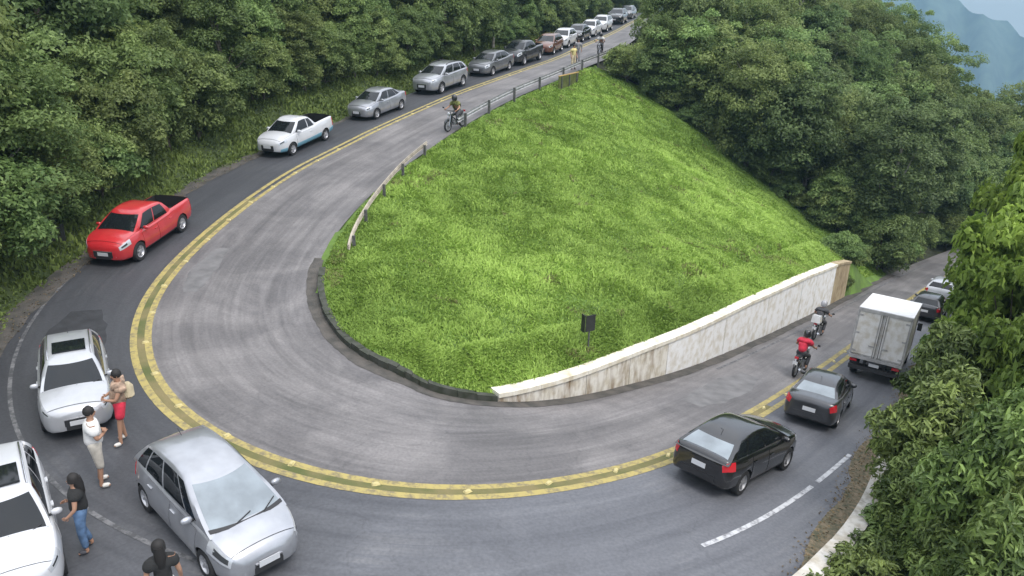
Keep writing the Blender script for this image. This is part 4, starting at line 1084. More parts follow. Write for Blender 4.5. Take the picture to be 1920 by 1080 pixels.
# --- box truck
M_BOX = wall_mat('truck_box_white', (0.66, 0.65, 0.635), (0.52, 0.50, 0.475), 0.40)
M_BOXE = mat('truck_frame_grey', (0.34, 0.335, 0.33), 0.6, var=0.2, scale=3)
def truck():
    R = empty('box_truck', (0, 0, 0), 0, 'white box truck with closed rear doors on the lower lane', 'truck', Q2)
    W, z0, z1, L = 2.2, .98, 3.22, 4.3; h = W / 2
    b = MB(); b.box((L / 2 + .02, 0, (z0 + z1) / 2), (L, W - .06, z1 - z0 - .04)); b.build('cargo_box', M_BOX, R)
    b = MB(); b.box((L / 2 + .02, 0, z1 + .0), (L + .06, W + .02, .06)); b.build('box_roof', mat('truck_roof_white', (.74, .74, .74), .6, var=.06), R)
    for sd in (1, -1):
        b = MB(); b.box((-.0, sd * (h - .035), (z0 + z1) / 2), (.09, .09, z1 - z0)); b.build('corner_post', M_BOXE, R)
        b = MB(); b.box((L + .02, sd * (h - .035), (z0 + z1) / 2), (.09, .09, z1 - z0)); b.build('corner_post', M_BOXE, R)
        b = MB(); b.box((L / 2, sd * (h - .02), z0 + .05), (L, .05, .12)); b.build('side_rail', M_BOXE, R)
        b = MB(); b.box((-.035, sd * (h / 2 - .02), (z0 + z1) / 2 + .04), (.05, h - .12, z1 - z0 - .26)); d = b.build('rear_door', M_BOX, R)
        b = MB(); b.tube([(-.075, sd * .16, z0 + .1), (-.075, sd * .16, z1 - .1)], .02, 6); b.build('lock_bar', M_BOXE, d)
        b = MB(); b.tube([(-.07, sd * .07, z0 + .1), (-.07, sd * .07, z1 - .1)], .014, 6); b.build('seal_strip', M_POST, d)
        b = MB(); b.box((-.09, sd * .27, z0 + .62), (.02, .26, .05)); b.build('lock_handle', M_BOXE, d)
        for zz in (z0 + .3, (z0 + z1) / 2, z1 - .3):
            b = MB(); b.box((-.068, sd * (h - .15), zz), (.02, .16, .07)); b.build('hinge', M_BOXE, d)
        b = MB(); b.box((.02, sd * (h - .22), z0 - .16), (.06, .30, .12)); b.build('tail_light', M_TAIL, R)
        b = MB(); b.box((2.9, sd * .42, .72), (5.4, .1, .2)); b.build('chassis_rail', M_BLKP, R)
        b = MB(); b.box((.35, sd * (h - .26), .52), (.03, .40, .42)); b.build('mud_flap', M_BLKP, R)
    b = MB(); b.box((-.03, 0, z0 + .02), (.12, W, .14)); b.build('rear_sill', M_BOXE, R)
    b = MB(); b.box((-.05, 0, z1 - .06), (.07, W - .1, .14)); b.build('rear_header', M_BOXE, R)
    b = MB(); b.box((.05, 0, .52), (.14, W * .94, .18)); b.build('rear_bumper', M_BLKP, R)
    b = MB(); b.box((.02, 0, .74), (.02, .42, .14)); b.build('number_plate', M_PLATE, R)
    # cab
    cx = L + .1
    prof = [(cx, .55), (cx, 2.15), (cx + .25, 2.35), (cx + .95, 2.32), (cx + 1.35, 1.55), (cx + 1.55, 1.35), (cx + 1.6, .55)]
    vs = []
    for y, f in ((-.95, .95), (-.98, 1), (.98, 1), (.95, .95)):
        for (x, z) in prof: vs.append((cx + .8 + (x - cx - .8) * f, y, 1.4 + (z - 1.4) * f))
    n = len(prof); fs = []
    for j in range(3):
        for k in range(n): fs.append((j * n + k, j * n + (k + 1) % n, (j + 1) * n + (k + 1) % n, (j + 1) * n + k))
    fs.append(tuple(range(n))); fs.append(tuple(3 * n + k for k in range(n - 1, -1, -1)))
    b = MB(); b.add(vs, fs); cab = b.build('cab', P_WHITE, R)
    b = MB(); b.add([(cx + 1.37, -.85, 1.58), (cx + 1.37, .85, 1.58), (cx + .98, .80, 2.28), (cx + .98, -.80, 2.28), (cx + 1.34, -.85, 1.56), (cx + 1.34, .85, 1.56), (cx + .95, .80, 2.25), (cx + .95, -.80, 2.25)],
                    [(0, 1, 2, 3), (4, 7, 6, 5), (0, 4, 5, 1), (1, 5, 6, 2), (2, 6, 7, 3), (3, 7, 4, 0)]); b.build('windscreen', M_GLASS, cab)
    for sd in (1, -1):
        b = MB(); b.box((cx + .75, sd * .985, 1.88), (.7, .02, .5)); b.build('side_window', M_GLASS, cab)
        b = MB(); b.box((cx + 1.62, sd * .68, .9), (.06, .3, .2)); b.build('headlight', M_LAMP, cab)
        b = MB(); b.box((cx + 1.3, sd * 1.2, 1.85), (.1, .2, .38)); m_ = b.build('mirror', M_BLKP, R)
        b = MB(); b.tube([(cx + 1.25, sd * .98, 1.95), (cx + 1.3, sd * 1.15, 1.95)], .018, 6); b.build('mirror_arm', M_BLKP, m_)
        wheel(R, 1.05, sd * .86, .40, .3, sd, M_STEELRIM); wheel(R, cx + .85, sd * .92, .40, .22, sd, M_STEELRIM)
    b = MB(); b.tube([(1.05, -.8, .4), (1.05, .8, .4)], .07, 8); b.build('axle', M_BLKP, R)
    return R
drop(truck(), 13.9, 26.75, 58, .86)
# ------------------------------------------------------------------ people
SKIN1 = mat('skin_tan', (0.36, 0.20, 0.13), 0.6); SKIN2 = mat('skin_brown', (0.24, 0.13, 0.085), 0.6)
HAIRB = mat('hair_black', (0.012, 0.010, 0.009), 0.7); SHOEW = mat('shoe_white', (0.60, 0.58, 0.54), 0.7); SHOED = mat('shoe_dark', (0.05, 0.05, 0.06), 0.7)
def cloth(name, col, var=0.2): return mat('cloth_' + name, col, 0.9, var=var, scale=6, bump=0.4, bscale=25)
def skin_mesh(name, joints, edges, rad, sub=1):
    names = list(joints); idx = {k: i for i, k in enumerate(names)}
    me = bpy.data.meshes.new(name)
    me.from_pydata([tuple(joints[k]) for k in names], [(idx[a], idx[b]) for a, b in edges], [])
    o = bpy.data.objects.new('tmp', me); TMP.collection.objects.link(o)
    o.modifiers.new('s', 'SKIN'); sv = me.skin_vertices[0].data if me.skin_vertices else None
    if sv is None:
        bpy.context.view_layer.objects.active = o
    sv = me.skin_vertices[0].data
    for k, i in idx.items():
        r = rad[k]; sv[i].radius = (r, r) if not isinstance(r, tuple) else r
        sv[i].use_root = False
    sv[0].use_root = True
    m = o.modifiers.new('d', 'SUBSURF'); m.levels = sub; m.render_levels = sub
    res = evaluated_mesh(o); res.name = name
    bpy.data.objects.remove(o); bpy.data.meshes.remove(me)
    smooth(res, None)
    return res
STAND = dict(pelvis=(0, 0, .93), waist=(.01, 0, 1.10), chest=(.015, 0, 1.30), upper=(0, 0, 1.41), neck=(.01, 0, 1.49), head0=(.02, 0, 1.56), head1=(.025, 0, 1.64), head2=(.015, 0, 1.71), nose=(.135, 0, 1.615),
    hipL=(0, .10, .88), kneeL=(.03, .11, .49), ankL=(-.01, .12, .10), heelL=(-.03, .12, .05), toeL=(.15, .14, .035), hipR=(0, -.10, .88), kneeR=(.03, -.11, .49), ankR=(-.01, -.12, .10), heelR=(-.03, -.12, .05), toeR=(.15, -.14, .035),
    shL=(0, .185, 1.40), elL=(-.03, .25, 1.13), wrL=(.07, .26, .90), paL=(.11, .26, .83), shR=(0, -.185, 1.40), elR=(-.03, -.25, 1.13), wrR=(.07, -.26, .90), paR=(.11, -.26, .83))
BRAD = dict(pelvis=(.105, .135), waist=(.10, .125), chest=(.11, .15), upper=(.08, .11), neck=.055, head0=(.075, .07), head1=(.095, .078), head2=(.065, .06), nose=.012,
    hipL=.085, kneeL=.056, ankL=.04, heelL=.038, toeL=(.03, .04), hipR=.085, kneeR=.056, ankR=.04, heelR=.038, toeR=(.03, .04),
    shL=.06, elL=.042, wrL=.03, paL=(.02, .035), shR=.06, elR=.042, wrR=.03, paR=(.02, .035))
BEDGE = [('pelvis', 'waist'), ('waist', 'chest'), ('chest', 'upper'), ('upper', 'neck'), ('neck', 'head0'), ('head0', 'head1'), ('head1', 'head2'), ('head1', 'nose')]
for _s in 'LR': BEDGE += [('pelvis', 'hip' + _s), ('hip' + _s, 'knee' + _s), ('knee' + _s, 'ank' + _s), ('ank' + _s, 'heel' + _s), ('heel' + _s, 'toe' + _s), ('upper', 'sh' + _s), ('sh' + _s, 'el' + _s), ('el' + _s, 'wr' + _s), ('wr' + _s, 'pa' + _s)]
def lerp3(a, b, t): return tuple(a[i] + (b[i] - a[i]) * t for i in range(3))
def person(loc, yaw, label, pose=None, skin=SKIN1, top=None, top_sleeve=.6, bottom=None, bottom_len=1.0, shoes=SHOED, hair='short', scale=1.0, helmet=None, bag=None, group='people on the road', mw=None):
    J = dict(STAND)
    if pose: J.update(pose)
    R = empty('person', (0, 0, 0), 0, label, 'person', group)
    body = skin_mesh('body', J, BEDGE, BRAD, 2); ob = link('body', body, skin, R)
    # fingers rooted in the palm, part of the body mesh
    fb = MB()
    for s_ in 'LR':
        pa, wr = Vector(J['pa' + s_]), Vector(J['wr' + s_]); d = (pa - wr).normalized(); sd = 1 if s_ == 'L' else -1
        ac = d.cross(Vector((0, sd, 0.15))).normalized(); lat = ac
        inn = Vector((0, -sd, 0)); inn = (inn - d * inn.dot(d)).normalized()
        for k, (off, ln) in enumerate(((-.03, .065), (-.01, .08), (.01, .075), (.03, .06))):
            b0 = pa + lat * off; b1 = b0 + d * ln * .6; b2 = b1 + (d * .8 + inn * .5).normalized() * ln * .5
            fb.tube([pa - d * .01 + lat * off * .7, b0, b1, b2], [.010, .010, .009, .006], 6)
        t0 = wr + (pa - wr) * .4 + lat * -.025; fb.tube([t0, t0 + lat * -.03 + d * .02, t0 + lat * -.035 + d * .06], [.012, .011, .007], 6)
    fm = fb.mesh('fingers', 60)
    bm = bmesh.new(); bm.from_mesh(body); bm.from_mesh(fm); bm.to_mesh(body); bm.free(); bpy.data.meshes.remove(fm); smooth(body, None)
    # eyes
    h1 = Vector(J['head1']); fwd = (Vector(J['nose']) - h1); fwd.z = 0; fwd.normalize(); lt = Vector((0, 0, 1)).cross(fwd)
    for sd in (1, -1):
        e = MB(); e.lathe([(.001, -.011), (.009, -.006), (.011, 0), (.009, .006), (.001, .011)], 8, 'z', h1 + fwd * .082 + lt * .032 * sd + Vector((0, 0, .005))); e.build('eye', HAIRB, ob)
        e = MB(); e.lathe([(.001, -.03), (.014, -.015), (.016, .01), (.001, .03)], 8, 'z', h1 + lt * .083 * sd - Vector((0, 0, .01))); e.build('ear', skin, ob)
    m = MB(); q = h1 + fwd * .083 - Vector((0, 0, .068)); m.box(q, (.012, .045, .012), Matrix.Rotation(math.atan2(fwd.y, fwd.x), 3, 'Z')); m.build('mouth', mat('lips', (.25, .09, .08), .6), ob)
    def garment(name, keys, edges, extra, material, repl=None, sub=2):
        jj = {k: J[k] for k in keys}
        if repl: jj.update(repl)
        rr = {}
        for k in jj:
            b = extra.get(k, BRAD.get(k)); rr[k] = b
        return link(name, skin_mesh(name, jj, edges, rr, sub), material, R)
    if top:
        jj = {}; rep = {}
        ed = [('pelvis', 'waist'), ('waist', 'chest'), ('chest', 'upper')]
        ex = dict(pelvis=(.160, .195), waist=(.155, .185), chest=(.155, .20), upper=(.140, .20))
        keys = ['pelvis', 'waist', 'chest', 'upper']
        for s_ in 'LR':
            cut = lerp3(J['sh' + s_], J['el' + s_], min(top_sleeve, 1.0)) if top_sleeve < 1 else lerp3(J['el' + s_], J['wr' + s_], min(top_sleeve - 1, .95))
            keys.append('sh' + s_); ex['sh' + s_] = .128
            if top_sleeve >= 1:
                keys.append('el' + s_); ex['el' + s_] = .068; ed += [('upper', 'sh' + s_), ('sh' + s_, 'el' + s_), ('el' + s_, 'cut' + s_)]; ex['cut' + s_] = .055
            else:
                ed += [('upper', 'sh' + s_), ('sh' + s_, 'cut' + s_)]; ex['cut' + s_] = .092
            rep['cut' + s_] = cut
        rep['pelvis'] = lerp3(J['pelvis'], J['waist'], -.12)
        garment('shirt', keys, ed, ex, top, rep)
    if bottom:
        rep = {}; keys = ['waist', 'pelvis']; ed = [('waist', 'pelvis')]; ex = dict(waist=(.14, .17), pelvis=(.15, .18))
        rep['waist'] = lerp3(J['pelvis'], J['waist'], .75)
        for s_ in 'LR':
            keys.append('hip' + s_); ex['hip' + s_] = .118; ed.append(('pelvis', 'hip' + s_))
            if bottom_len <= .5:
                rep['cut' + s_] = lerp3(J['hip' + s_], J['knee' + s_], bottom_len * 2); ex['cut' + s_] = .10; ed.append(('hip' + s_, 'cut' + s_))
            else:
                keys.append('knee' + s_); ex['knee' + s_] = .082; rep['cut' + s_] = lerp3(J['knee' + s_], J['ank' + s_], (bottom_len - .5) * 2 * .95); ex['cut' + s_] = .066
                ed += [('hip' + s_, 'knee' + s_), ('knee' + s_, 'cut' + s_)]
        garment('trousers' if bottom_len > .6 else 'shorts', keys, ed, ex, bottom, rep)
    for s_ in 'LR':
        garment('shoe', ['heel' + s_, 'toe' + s_], [('heel' + s_, 'toe' + s_)], {'heel' + s_: .052, 'toe' + s_: (.042, .055)}, shoes, None, 1)
    hc = Vector(J['head1'])
    if helmet is not None:
        b = MB(); b.lathe([(.001, .175), (.07, .165), (.12, .12), (.145, .03), (.14, -.06), (.12, -.11)], 14, 'z', hc + Vector((0, 0, .0))); b.build('helmet', helmet, R, 60)
    elif hair == 'short':
        b = MB(); b.lathe([(.001, .135), (.05, .128), (.09, .09), (.104, .035), (.10, -.01), (.085, -.035)], 14, 'z', hc - fwd * .018); b.build('hair', HAIRB, R, 60)
    else:
        b = MB(); b.lathe([(.001, .14), (.055, .13), (.095, .09), (.11, .03), (.108, -.04)], 14, 'z', hc - fwd * .02)
        q = hc - fwd * .07; b.tube([q + Vector((0, 0, .05)), q - fwd * .02 - Vector((0, 0, .12)), q - fwd * .04 - Vector((0, 0, .30)), q - fwd * .03 - Vector((0, 0, .40))], [.08, .095, .075, .03], 10); b.build('hair', HAIRB, R, 60)
    if bag:
        b = MB(); c0 = Vector(J['chest']) - Vector((.17, 0, .05)); b.tube([c0 - Vector((0, 0, .2)), c0 - Vector((0, 0, .14)), c0 + Vector((0, 0, .08)), c0 + Vector((0, 0, .17))], [.06, .12, .115, .05], 10); b.build('backpack', bag, R)
    if mw is not None: R.matrix_world = mw
    else: R.location = loc; R.rotation_euler = (0, 0, yaw); R.scale = (scale,) * 3
    return R
def at_road(x, y, dz=0.006):
    s, o, _, _ = cl_nearest(np.array([[x, y]])); return (x, y, float(np.ravel(road_z(s, o))[0]) + dz)
C_WHITE = cloth('white', (.66, .65, .63), .08); C_KHAKI = cloth('light_khaki', (.42, .39, .34)); C_RED = cloth('red', (.55, .03, .06)); C_REDT = cloth('red_patterned', (.30, .08, .07), .6)
C_BLACK = cloth('black', (.018, .018, .018)); C_JEANS = cloth('jeans', (.085, .15, .26), .35); C_GREY = cloth('grey', (.22, .22, .23)); C_DKGREEN = cloth('dark_olive', (.06, .075, .035), .4)
C_YELLOW = cloth('pale_yellow', (.58, .50, .22)); C_TAN = cloth('tan', (.50, .42, .28)); C_DGREY = cloth('dark_trousers', (.06, .06, .065))
# folded arms of the man in white
folded = dict(elL=(.05, .25, 1.14), wrL=(.20, .04, 1.20), paL=(.21, -.05, 1.22), elR=(.05, -.25, 1.14), wrR=(.22, -.02, 1.16), paR=(.22, .07, 1.17), kneeL=(.05, .12, .49), ankL=(.0, .16, .10), heelL=(-.02, .16, .05), toeL=(.16, .19, .035))
person(at_road(-8.5, 13.63), math.radians(35), 'person in white shirt and pale shorts before the pearl white car', folded, SKIN1, C_WHITE, .8, C_KHAKI, .58, SHOEW, 'short', 1.05)
lean = dict(chest=(-.04, .02, 1.29), upper=(-.06, .03, 1.40), neck=(-.05, .03, 1.48), head0=(-.03, .03, 1.55), head1=(-.02, .03, 1.63), head2=(-.03, .03, 1.70), nose=(.09, .05, 1.60), shL=(-.06, .21, 1.39), elL=(.06, .27, 1.14), wrL=(.22, .13, 1.12), paL=(.28, .08, 1.13),
    shR=(-.06, -.16, 1.39), elR=(.04, -.27, 1.16), wrR=(.22, -.10, 1.14), paR=(.28, -.04, 1.14), kneeL=(.06, .12, .50), ankL=(.10, .16, .10), heelL=(.08, .16, .05), toeL=(.25, .2, .035))
person(at_road(-8.78, 15.28), math.radians(-150), 'person in red shorts and tan patterned top at the pearl white car', lean, SKIN1, cloth('tan_patterned', (.36, .25, .18), .5), .45, C_RED, .38, SHOEW, 'short', 1.04, bag=C_TAN)
person(at_road(-7.78, 11.68), math.radians(-160), 'person in black top and blue jeans by the car mirror', dict(elL=(.02, .27, 1.13), wrL=(.16, .24, .98), paL=(.22, .22, .94), elR=(.0, -.25, 1.13), wrR=(.20, -.14, 1.10), paR=(.26, -.10, 1.12), kneeR=(.07, -.12, .49), ankR=(-.06, -.13, .11), heelR=(-.08, -.13, .06), toeR=(.10, -.15, .035)), SKIN1, C_BLACK, .5, C_JEANS, 1.0, SHOED, 'long', .94)
person(at_road(-5.5, 9.95), math.radians(120), 'person with black hair and black top at the bottom edge', None, SKIN1, C_BLACK, .6, C_WHITE, 1.0, SHOED, 'long', 1.0)
p = cl_at(83.3, 3.55)
person((p.x, p.y, p.z + .006), math.radians(-60), 'person in pale yellow top leaning at the guard rail', None, SKIN1, C_YELLOW, .7, C_TAN, 1.0, SHOED, 'short', 1.1)
p = cl_at(79.6, 2.6)
person((p.x, p.y, p.z + .006), math.radians(-100), 'person in grey clothes walking on the upper road', dict(kneeL=(.12, .1, .50), ankL=(.14, .11, .12), heelL=(.12, .11, .07), toeL=(.30, .12, .06), ankR=(-.12, -.11, .12), heelR=(-.14, -.11, .07), toeR=(.03, -.12, .04)), SKIN2, C_GREY, 1.6, C_GREY, 1.0, SHOED, 'short', 1.12)

# ------------------------------------------------------------------ motorcycles and riders
M_MOTO = paint('moto_black', (.02, .02, .022), 0, .3, .2); M_MOTOW = paint('moto_white', (.62, .62, .62), 0, .35)
def motorcycle(label, paintm, box):
    R = empty('motorcycle', (0, 0, 0), 0, label, 'motorcycle', 'motorcycles on the road')
    r = .30
    for x in (.64, -.64):
        b = MB(); b.lathe([(r * .78, -.045), (r * .95, -.045), (r, 0), (r * .95, .045), (r * .78, .045), (r * .78, -.045)], 22, 'y', (0, 0, 0)); w = b.build('wheel', M_TYRE, R, 50, (x, 0, r))
        b = MB(); b.lathe([(r * .80, -.02), (r * .74, -.02), (r * .74, .02), (r * .80, .02), (r * .80, -.02)], 22, 'y')
        for k in range(6):
            a = math.pi * k / 6; b.box((0, 0, 0), (r * 1.5, .012, .02), Matrix.Rotation(a, 3, 'Y'))
        b.lathe([(.05, -.05), (.05, .05)], 10, 'y'); b.build('rim', M_STEELRIM, w)
    for sd in (1, -1):
        b = MB(); b.tube([(.64, .075 * sd, r), (.46, .075 * sd, .82)], .022, 7); b.build('fork', M_CHROME, R)
        b = MB(); b.tube([(-.64, .09 * sd, r), (-.2, .08 * sd, .38)], .022, 7); b.build('swingarm', M_BLKP, R)
        b = MB(); b.tube([(-.55, .10 * sd, .36), (-.42, .10 * sd, .68)], .028, 7); b.build('shock_absorber', M_CHROME, R)
    b = MB(); b.tube([(.44, 0, .84), (.12, 0, .62), (-.2, 0, .40)], .03, 7); b.tube([(.40, 0, .74), (.2, 0, .32), (-.2, 0, .32), (-.2, 0, .62), (-.72, 0, .72)], .024, 7); b.build('frame', M_BLKP, R)
    b = MB(); b.box((.06, 0, .40), (.36, .24, .26), None, 0, .8); b.lathe([(.001, -.14), (.10, -.14), (.10, .14), (.001, .14)], 12, 'y', (.14, 0, .40)); b.build('engine', M_STEELRIM, R)
    b = MB(); b.tube([(.42, 0, .80), (.30, 0, .86), (.10, 0, .85), (-.06, 0, .76)], [.05, .13, .14, .07], 10); b.build('fuel_tank', paintm, R, 60)
    b = MB(); b.tube([(-.04, 0, .76), (-.3, 0, .77), (-.62, 0, .82), (-.76, 0, .84)], [.07, .11, .11, .05], 10); m_ = b.mesh('seat', 60); m_.transform(Matrix.Translation((0, 0, .40))  @ Matrix.Diagonal((1, 1, .5, 1))); link('seat', m_, M_BLKP, R)
    b = MB(); b.tube([(.36, .36, 1.02), (.46, .2, 1.06), (.46, -.2, 1.06), (.36, -.36, 1.02)], .016, 7); b.build('handlebar', M_BLKP, R)
    b = MB(); b.lathe([(.001, .06), (.07, .05), (.085, -.02), (.05, -.08)], 12, 'x', (.54, 0, .90)); b.build('headlight', M_LAMP, R)
    b = MB(); b.tube([(.1, -.13, .30), (-.3, -.15, .26), (-.72, -.16, .36)], [.025, .03, .045], 8); b.build('exhaust', M_CHROME, R)
    for x in (.64, -.66):
        vs = []; b = MB(); pts = [(x + (r + .035) * math.cos(a), 0, r + (r + .035) * math.sin(a)) for a in np.linspace(.5, 2.7, 9)]
        b.tube(pts, [.02] + [.05] * 7 + [.02], 8); b.build('mudguard', paintm, R)
    b = MB(); b.box((-.84, 0, .80), (.04, .14, .08)); b.build('tail_light', M_TAIL, R)
    b = MB(); b.box((-.90, 0, .60), (.015, .18, .13)); b.build('number_plate', M_PLATE, R)
    for sd in (1, -1):
        b = MB(); b.box((.42, .40 * sd, 1.16), (.02, .10, .07)); mo = b.build('mirror', M_BLKP, R)
        b = MB(); b.tube([(.42, .30 * sd, 1.05), (.42, .38 * sd, 1.14)], .008, 5); b.build('mirror_arm', M_BLKP, mo)
    if box:
        b = MB(); b.box((-.78, 0, 1.02), (.36, .38, .32), None, 0, .9); b.build('top_case', box, R)
    return R
RIDE = dict(pelvis=(-.30, 0, .90), waist=(-.24, 0, 1.07), chest=(-.14, 0, 1.26), upper=(-.10, 0, 1.37), neck=(-.07, 0, 1.45), head0=(-.04, 0, 1.52), head1=(-.03, 0, 1.60), head2=(-.04, 0, 1.67), nose=(.08, 0, 1.58),
    hipL=(-.26, .11, .86), kneeL=(.12, .20, .78), ankL=(-.02, .19, .36), heelL=(-.05, .19, .31), toeL=(.12, .20, .29), hipR=(-.26, -.11, .86), kneeR=(.12, -.20, .78), ankR=(-.02, -.19, .36), heelR=(-.05, -.19, .31), toeR=(.12, -.20, .29),
    shL=(-.10, .19, 1.36), elL=(.02, .33, 1.14), wrL=(.30, .34, 1.07), paL=(.37, .34, 1.06), shR=(-.10, -.19, 1.36), elR=(.02, -.33, 1.14), wrR=(.30, -.34, 1.07), paR=(.37, -.34, 1.06))
def ride(s, o, label_m, label_p, paintm, box, top, helmet, scale, bottom=C_DGREY, rev=False, dyaw=0):
    m_ = motorcycle(label_m, paintm, box); p = cl_at(s, o)
    drop(m_, p.x, p.y, math.degrees(heading(s)) + (180 if rev else 0) + dyaw, scale)
    person((0, 0, 0), 0, label_p, RIDE, SKIN1, top, .7, bottom, 1.0, SHOED, 'short', 1.0, helmet, None, 'motorcycle riders', m_.matrix_world.copy())
H_BLACK = mat('helmet_black', (.02, .02, .022), .25, coat=.5); H_GREY = mat('helmet_grey', (.32, .32, .34), .3, coat=.5)
ride(162.6, .50, 'black motorcycle carrying the rider in a red shirt', 'motorcycle rider in a bright red shirt', M_MOTO, None, C_RED, H_BLACK, 1.0)
ride(169.2, 1.65, 'motorcycle with pale top case nearer the white wall', 'motorcycle rider in dark clothes near the white wall', M_MOTO, M_MOTOW, C_DGREY, H_GREY, 1.0)
ride(74.2, 3.1, 'small motorcycle ridden beside the guard rail on the upper road', 'rider in white shirt beside the upper guard rail', M_MOTO, None, C_WHITE, H_BLACK, 1.12)
C_VEST = cloth('olive_yellow', (.16, .17, .05), .6)
ride(105.3, 4.25, 'dark motorcycle stopped at the end of the guard rail', 'rider in olive yellow vest stopped at the guard rail end', M_MOTO, None, C_VEST, H_BLACK, 1.1, C_DGREY, False, -10)
# ------------------------------------------------------------------ vegetation
def leaf_quads(C, N, size, asp, rng, tone, fold=0.12, droop=0.15):
    n = len(C)
    N = N / np.maximum(np.linalg.norm(N, axis=1)[:, None], 1e-6)
    r = rng.normal(size=(n, 3)); T = np.cross(N, r); T /= np.maximum(np.linalg.norm(T, axis=1)[:, None], 1e-6)
    B = np.cross(N, T)
    L = size[:, None]; W = L * asp
    V = np.empty((n, 4, 3))
    V[:, 0] = C - T * L * .5; V[:, 1] = C + B * W * .5 + N * L * fold; V[:, 2] = C + T * L * .5 - N * L * droop; V[:, 3] = C - B * W * .5 + N * L * fold
    Q = np.arange(n * 4).reshape(n, 4)
    return V.reshape(-1, 3), Q, np.repeat(tone, 4)
def leaf_long(C, N, size, asp, rng, tone):
    n = len(C); N = N / np.maximum(np.linalg.norm(N, axis=1)[:, None], 1e-6)
    r = rng.normal(size=(n, 3)); T_ = np.cross(N, r); T_ /= np.maximum(np.linalg.norm(T_, axis=1)[:, None], 1e-6); B = np.cross(N, T_)
    L = size[:, None]; W = L * asp * .5; dr = rng.uniform(.05, .45, n)[:, None]
    def pt(k, w): return C + T_ * L * (k - .4) + B * W * w - N * L * dr * k * k + N * L * .05 * abs(w)
    V = np.stack([pt(0, 0), pt(.32, .85), pt(.32, -.85), pt(.68, .8), pt(.68, -.8), pt(1, 0), pt(.32, 0) - N * L * .03, pt(.68, 0) - N * L * .03], 1)
    i = np.arange(n)[:, None] * 8
    q = [np.hstack([i, i + 2, i + 6]), np.hstack([i, i + 6, i + 1]), np.hstack([i + 5, i + 7, i + 4]), np.hstack([i + 5, i + 3, i + 7])]
    q4 = [np.hstack([i + 1, i + 6, i + 7, i + 3]), np.hstack([i + 6, i + 2, i + 4, i + 7])]
    return V.reshape(-1, 3), q + q4, np.repeat(tone, 8)
def crown_mesh(name, seed, rx, ry, z0, z1, clumps, per, leaf, asp=.5, jut=.35, low=-.75, cr=.3, long=False):
    rng = np.random.default_rng(seed)
    d = rng.normal(size=(clumps * 3, 3)); d /= np.linalg.norm(d, axis=1)[:, None]
    d = d[d[:, 2] > low][:clumps]; k = len(d)
    rr = rng.uniform(.45, 1.0, k) ** .6
    rr *= 1 + jut * (rng.random(k) - .5)
    zc, zh = (z0 + z1) / 2, (z1 - z0) / 2
    C0 = d * rr[:, None] * [rx, ry, zh] + [0, 0, zc]
    R0 = cr * (rx + ry) / 2 * rng.uniform(.6, 1.25, k)
    ct = np.clip(rng.normal(.45, .22, k), 0, 1)
    u = rng.normal(size=(k, per, 3)); u[..., 2] = np.abs(u[..., 2]) * .9 - .25 * rng.random((k, per))
    u += d[:, None] * .55
    u /= np.linalg.norm(u, axis=2)[..., None]
    C = C0[:, None] + u * (R0[:, None] * rng.uniform(.55, 1.1, (k, per)))[..., None] * [1, 1, .95]
    N = u * .7 + rng.normal(size=u.shape) * .45 + [0, 0, .5]
    tone = np.clip(ct[:, None] + rng.normal(0, .2, (k, per)), 0, 1)
    if long:
        V, Q, t = leaf_long(C.reshape(-1, 3), N.reshape(-1, 3), leaf * rng.uniform(.5, 1.3, k * per), asp, rng, tone.ravel())
        return np_mesh(name, V, Q, attr=t), C0
    V, Q, t = leaf_quads(C.reshape(-1, 3), N.reshape(-1, 3), leaf * rng.uniform(.6, 1.35, k * per), asp, rng, tone.ravel())
    return np_mesh(name, V, [Q], attr=t), C0
def trunk_mesh(name, seed, h, r, targets, bend=.3):
    rng = random.Random(seed); b = MB()
    pts = [Vector((0, 0, -.6))]; x = y = 0
    for i in range(1, 6):
        x += rng.uniform(-bend, bend) * .3; y += rng.uniform(-bend, bend) * .3; pts.append(Vector((x, y, h * i / 5)))
    b.tube(pts, [r * 1.25, r, r * .85, r * .7, r * .5, r * .25], 7)
    for c in targets:
        c = Vector(c); k = min(4, max(1, int(c.z / h * 5) - 1)); p = pts[k]
        m_ = p.lerp(c, .5) + Vector((0, 0, -.25)); b.tube([p, m_, c], [r * .42, r * .28, r * .08], 5)
    return b.mesh(name, 50)
M_BARK = mat('bark', (0.10, 0.085, 0.065), .95, var=.4, scale=5, bump=.6, bscale=14)
M_BARKP = mat('pale_bark', (0.24, 0.225, 0.19), .9, var=.4, scale=4, bump=.5, bscale=10)
L_DARK = leaf_mat('leaves_dark', (0.078, 0.118, 0.040), (0.232, 0.315, 0.115), rand=.28, trans=.42)
L_MID = leaf_mat('leaves_mid', (0.096, 0.146, 0.043), (0.278, 0.368, 0.122), rand=.28, trans=.42)
L_BRIGHT = leaf_mat('leaves_bright', (0.125, 0.185, 0.032), (0.350, 0.450, 0.085), rand=.2, trans=.42)
L_NEAR = leaf_mat('leaves_near', (0.052, 0.086, 0.022), (0.230, 0.315, 0.085), rough=.42, rand=.25, trans=.22)
L_FROND = leaf_mat('leaves_frond', (0.06, 0.09, 0.04), (0.17, 0.22, 0.11), rand=.2)
PROTO = []
def proto(seed, rx, ry, z0, z1, clumps, per, leaf, lm, bark, r=.14, asp=.5, **kw):
    cm, C0 = crown_mesh('crown', seed, rx, ry, z0, z1, clumps, per, leaf, asp, **kw); cm.materials.append(lm)
    rng = np.random.default_rng(seed); sel = C0[rng.permutation(len(C0))[:9]]
    tm = trunk_mesh('trunk', seed, z1 * .82, r, sel); tm.materials.append(bark)
    return cm, tm
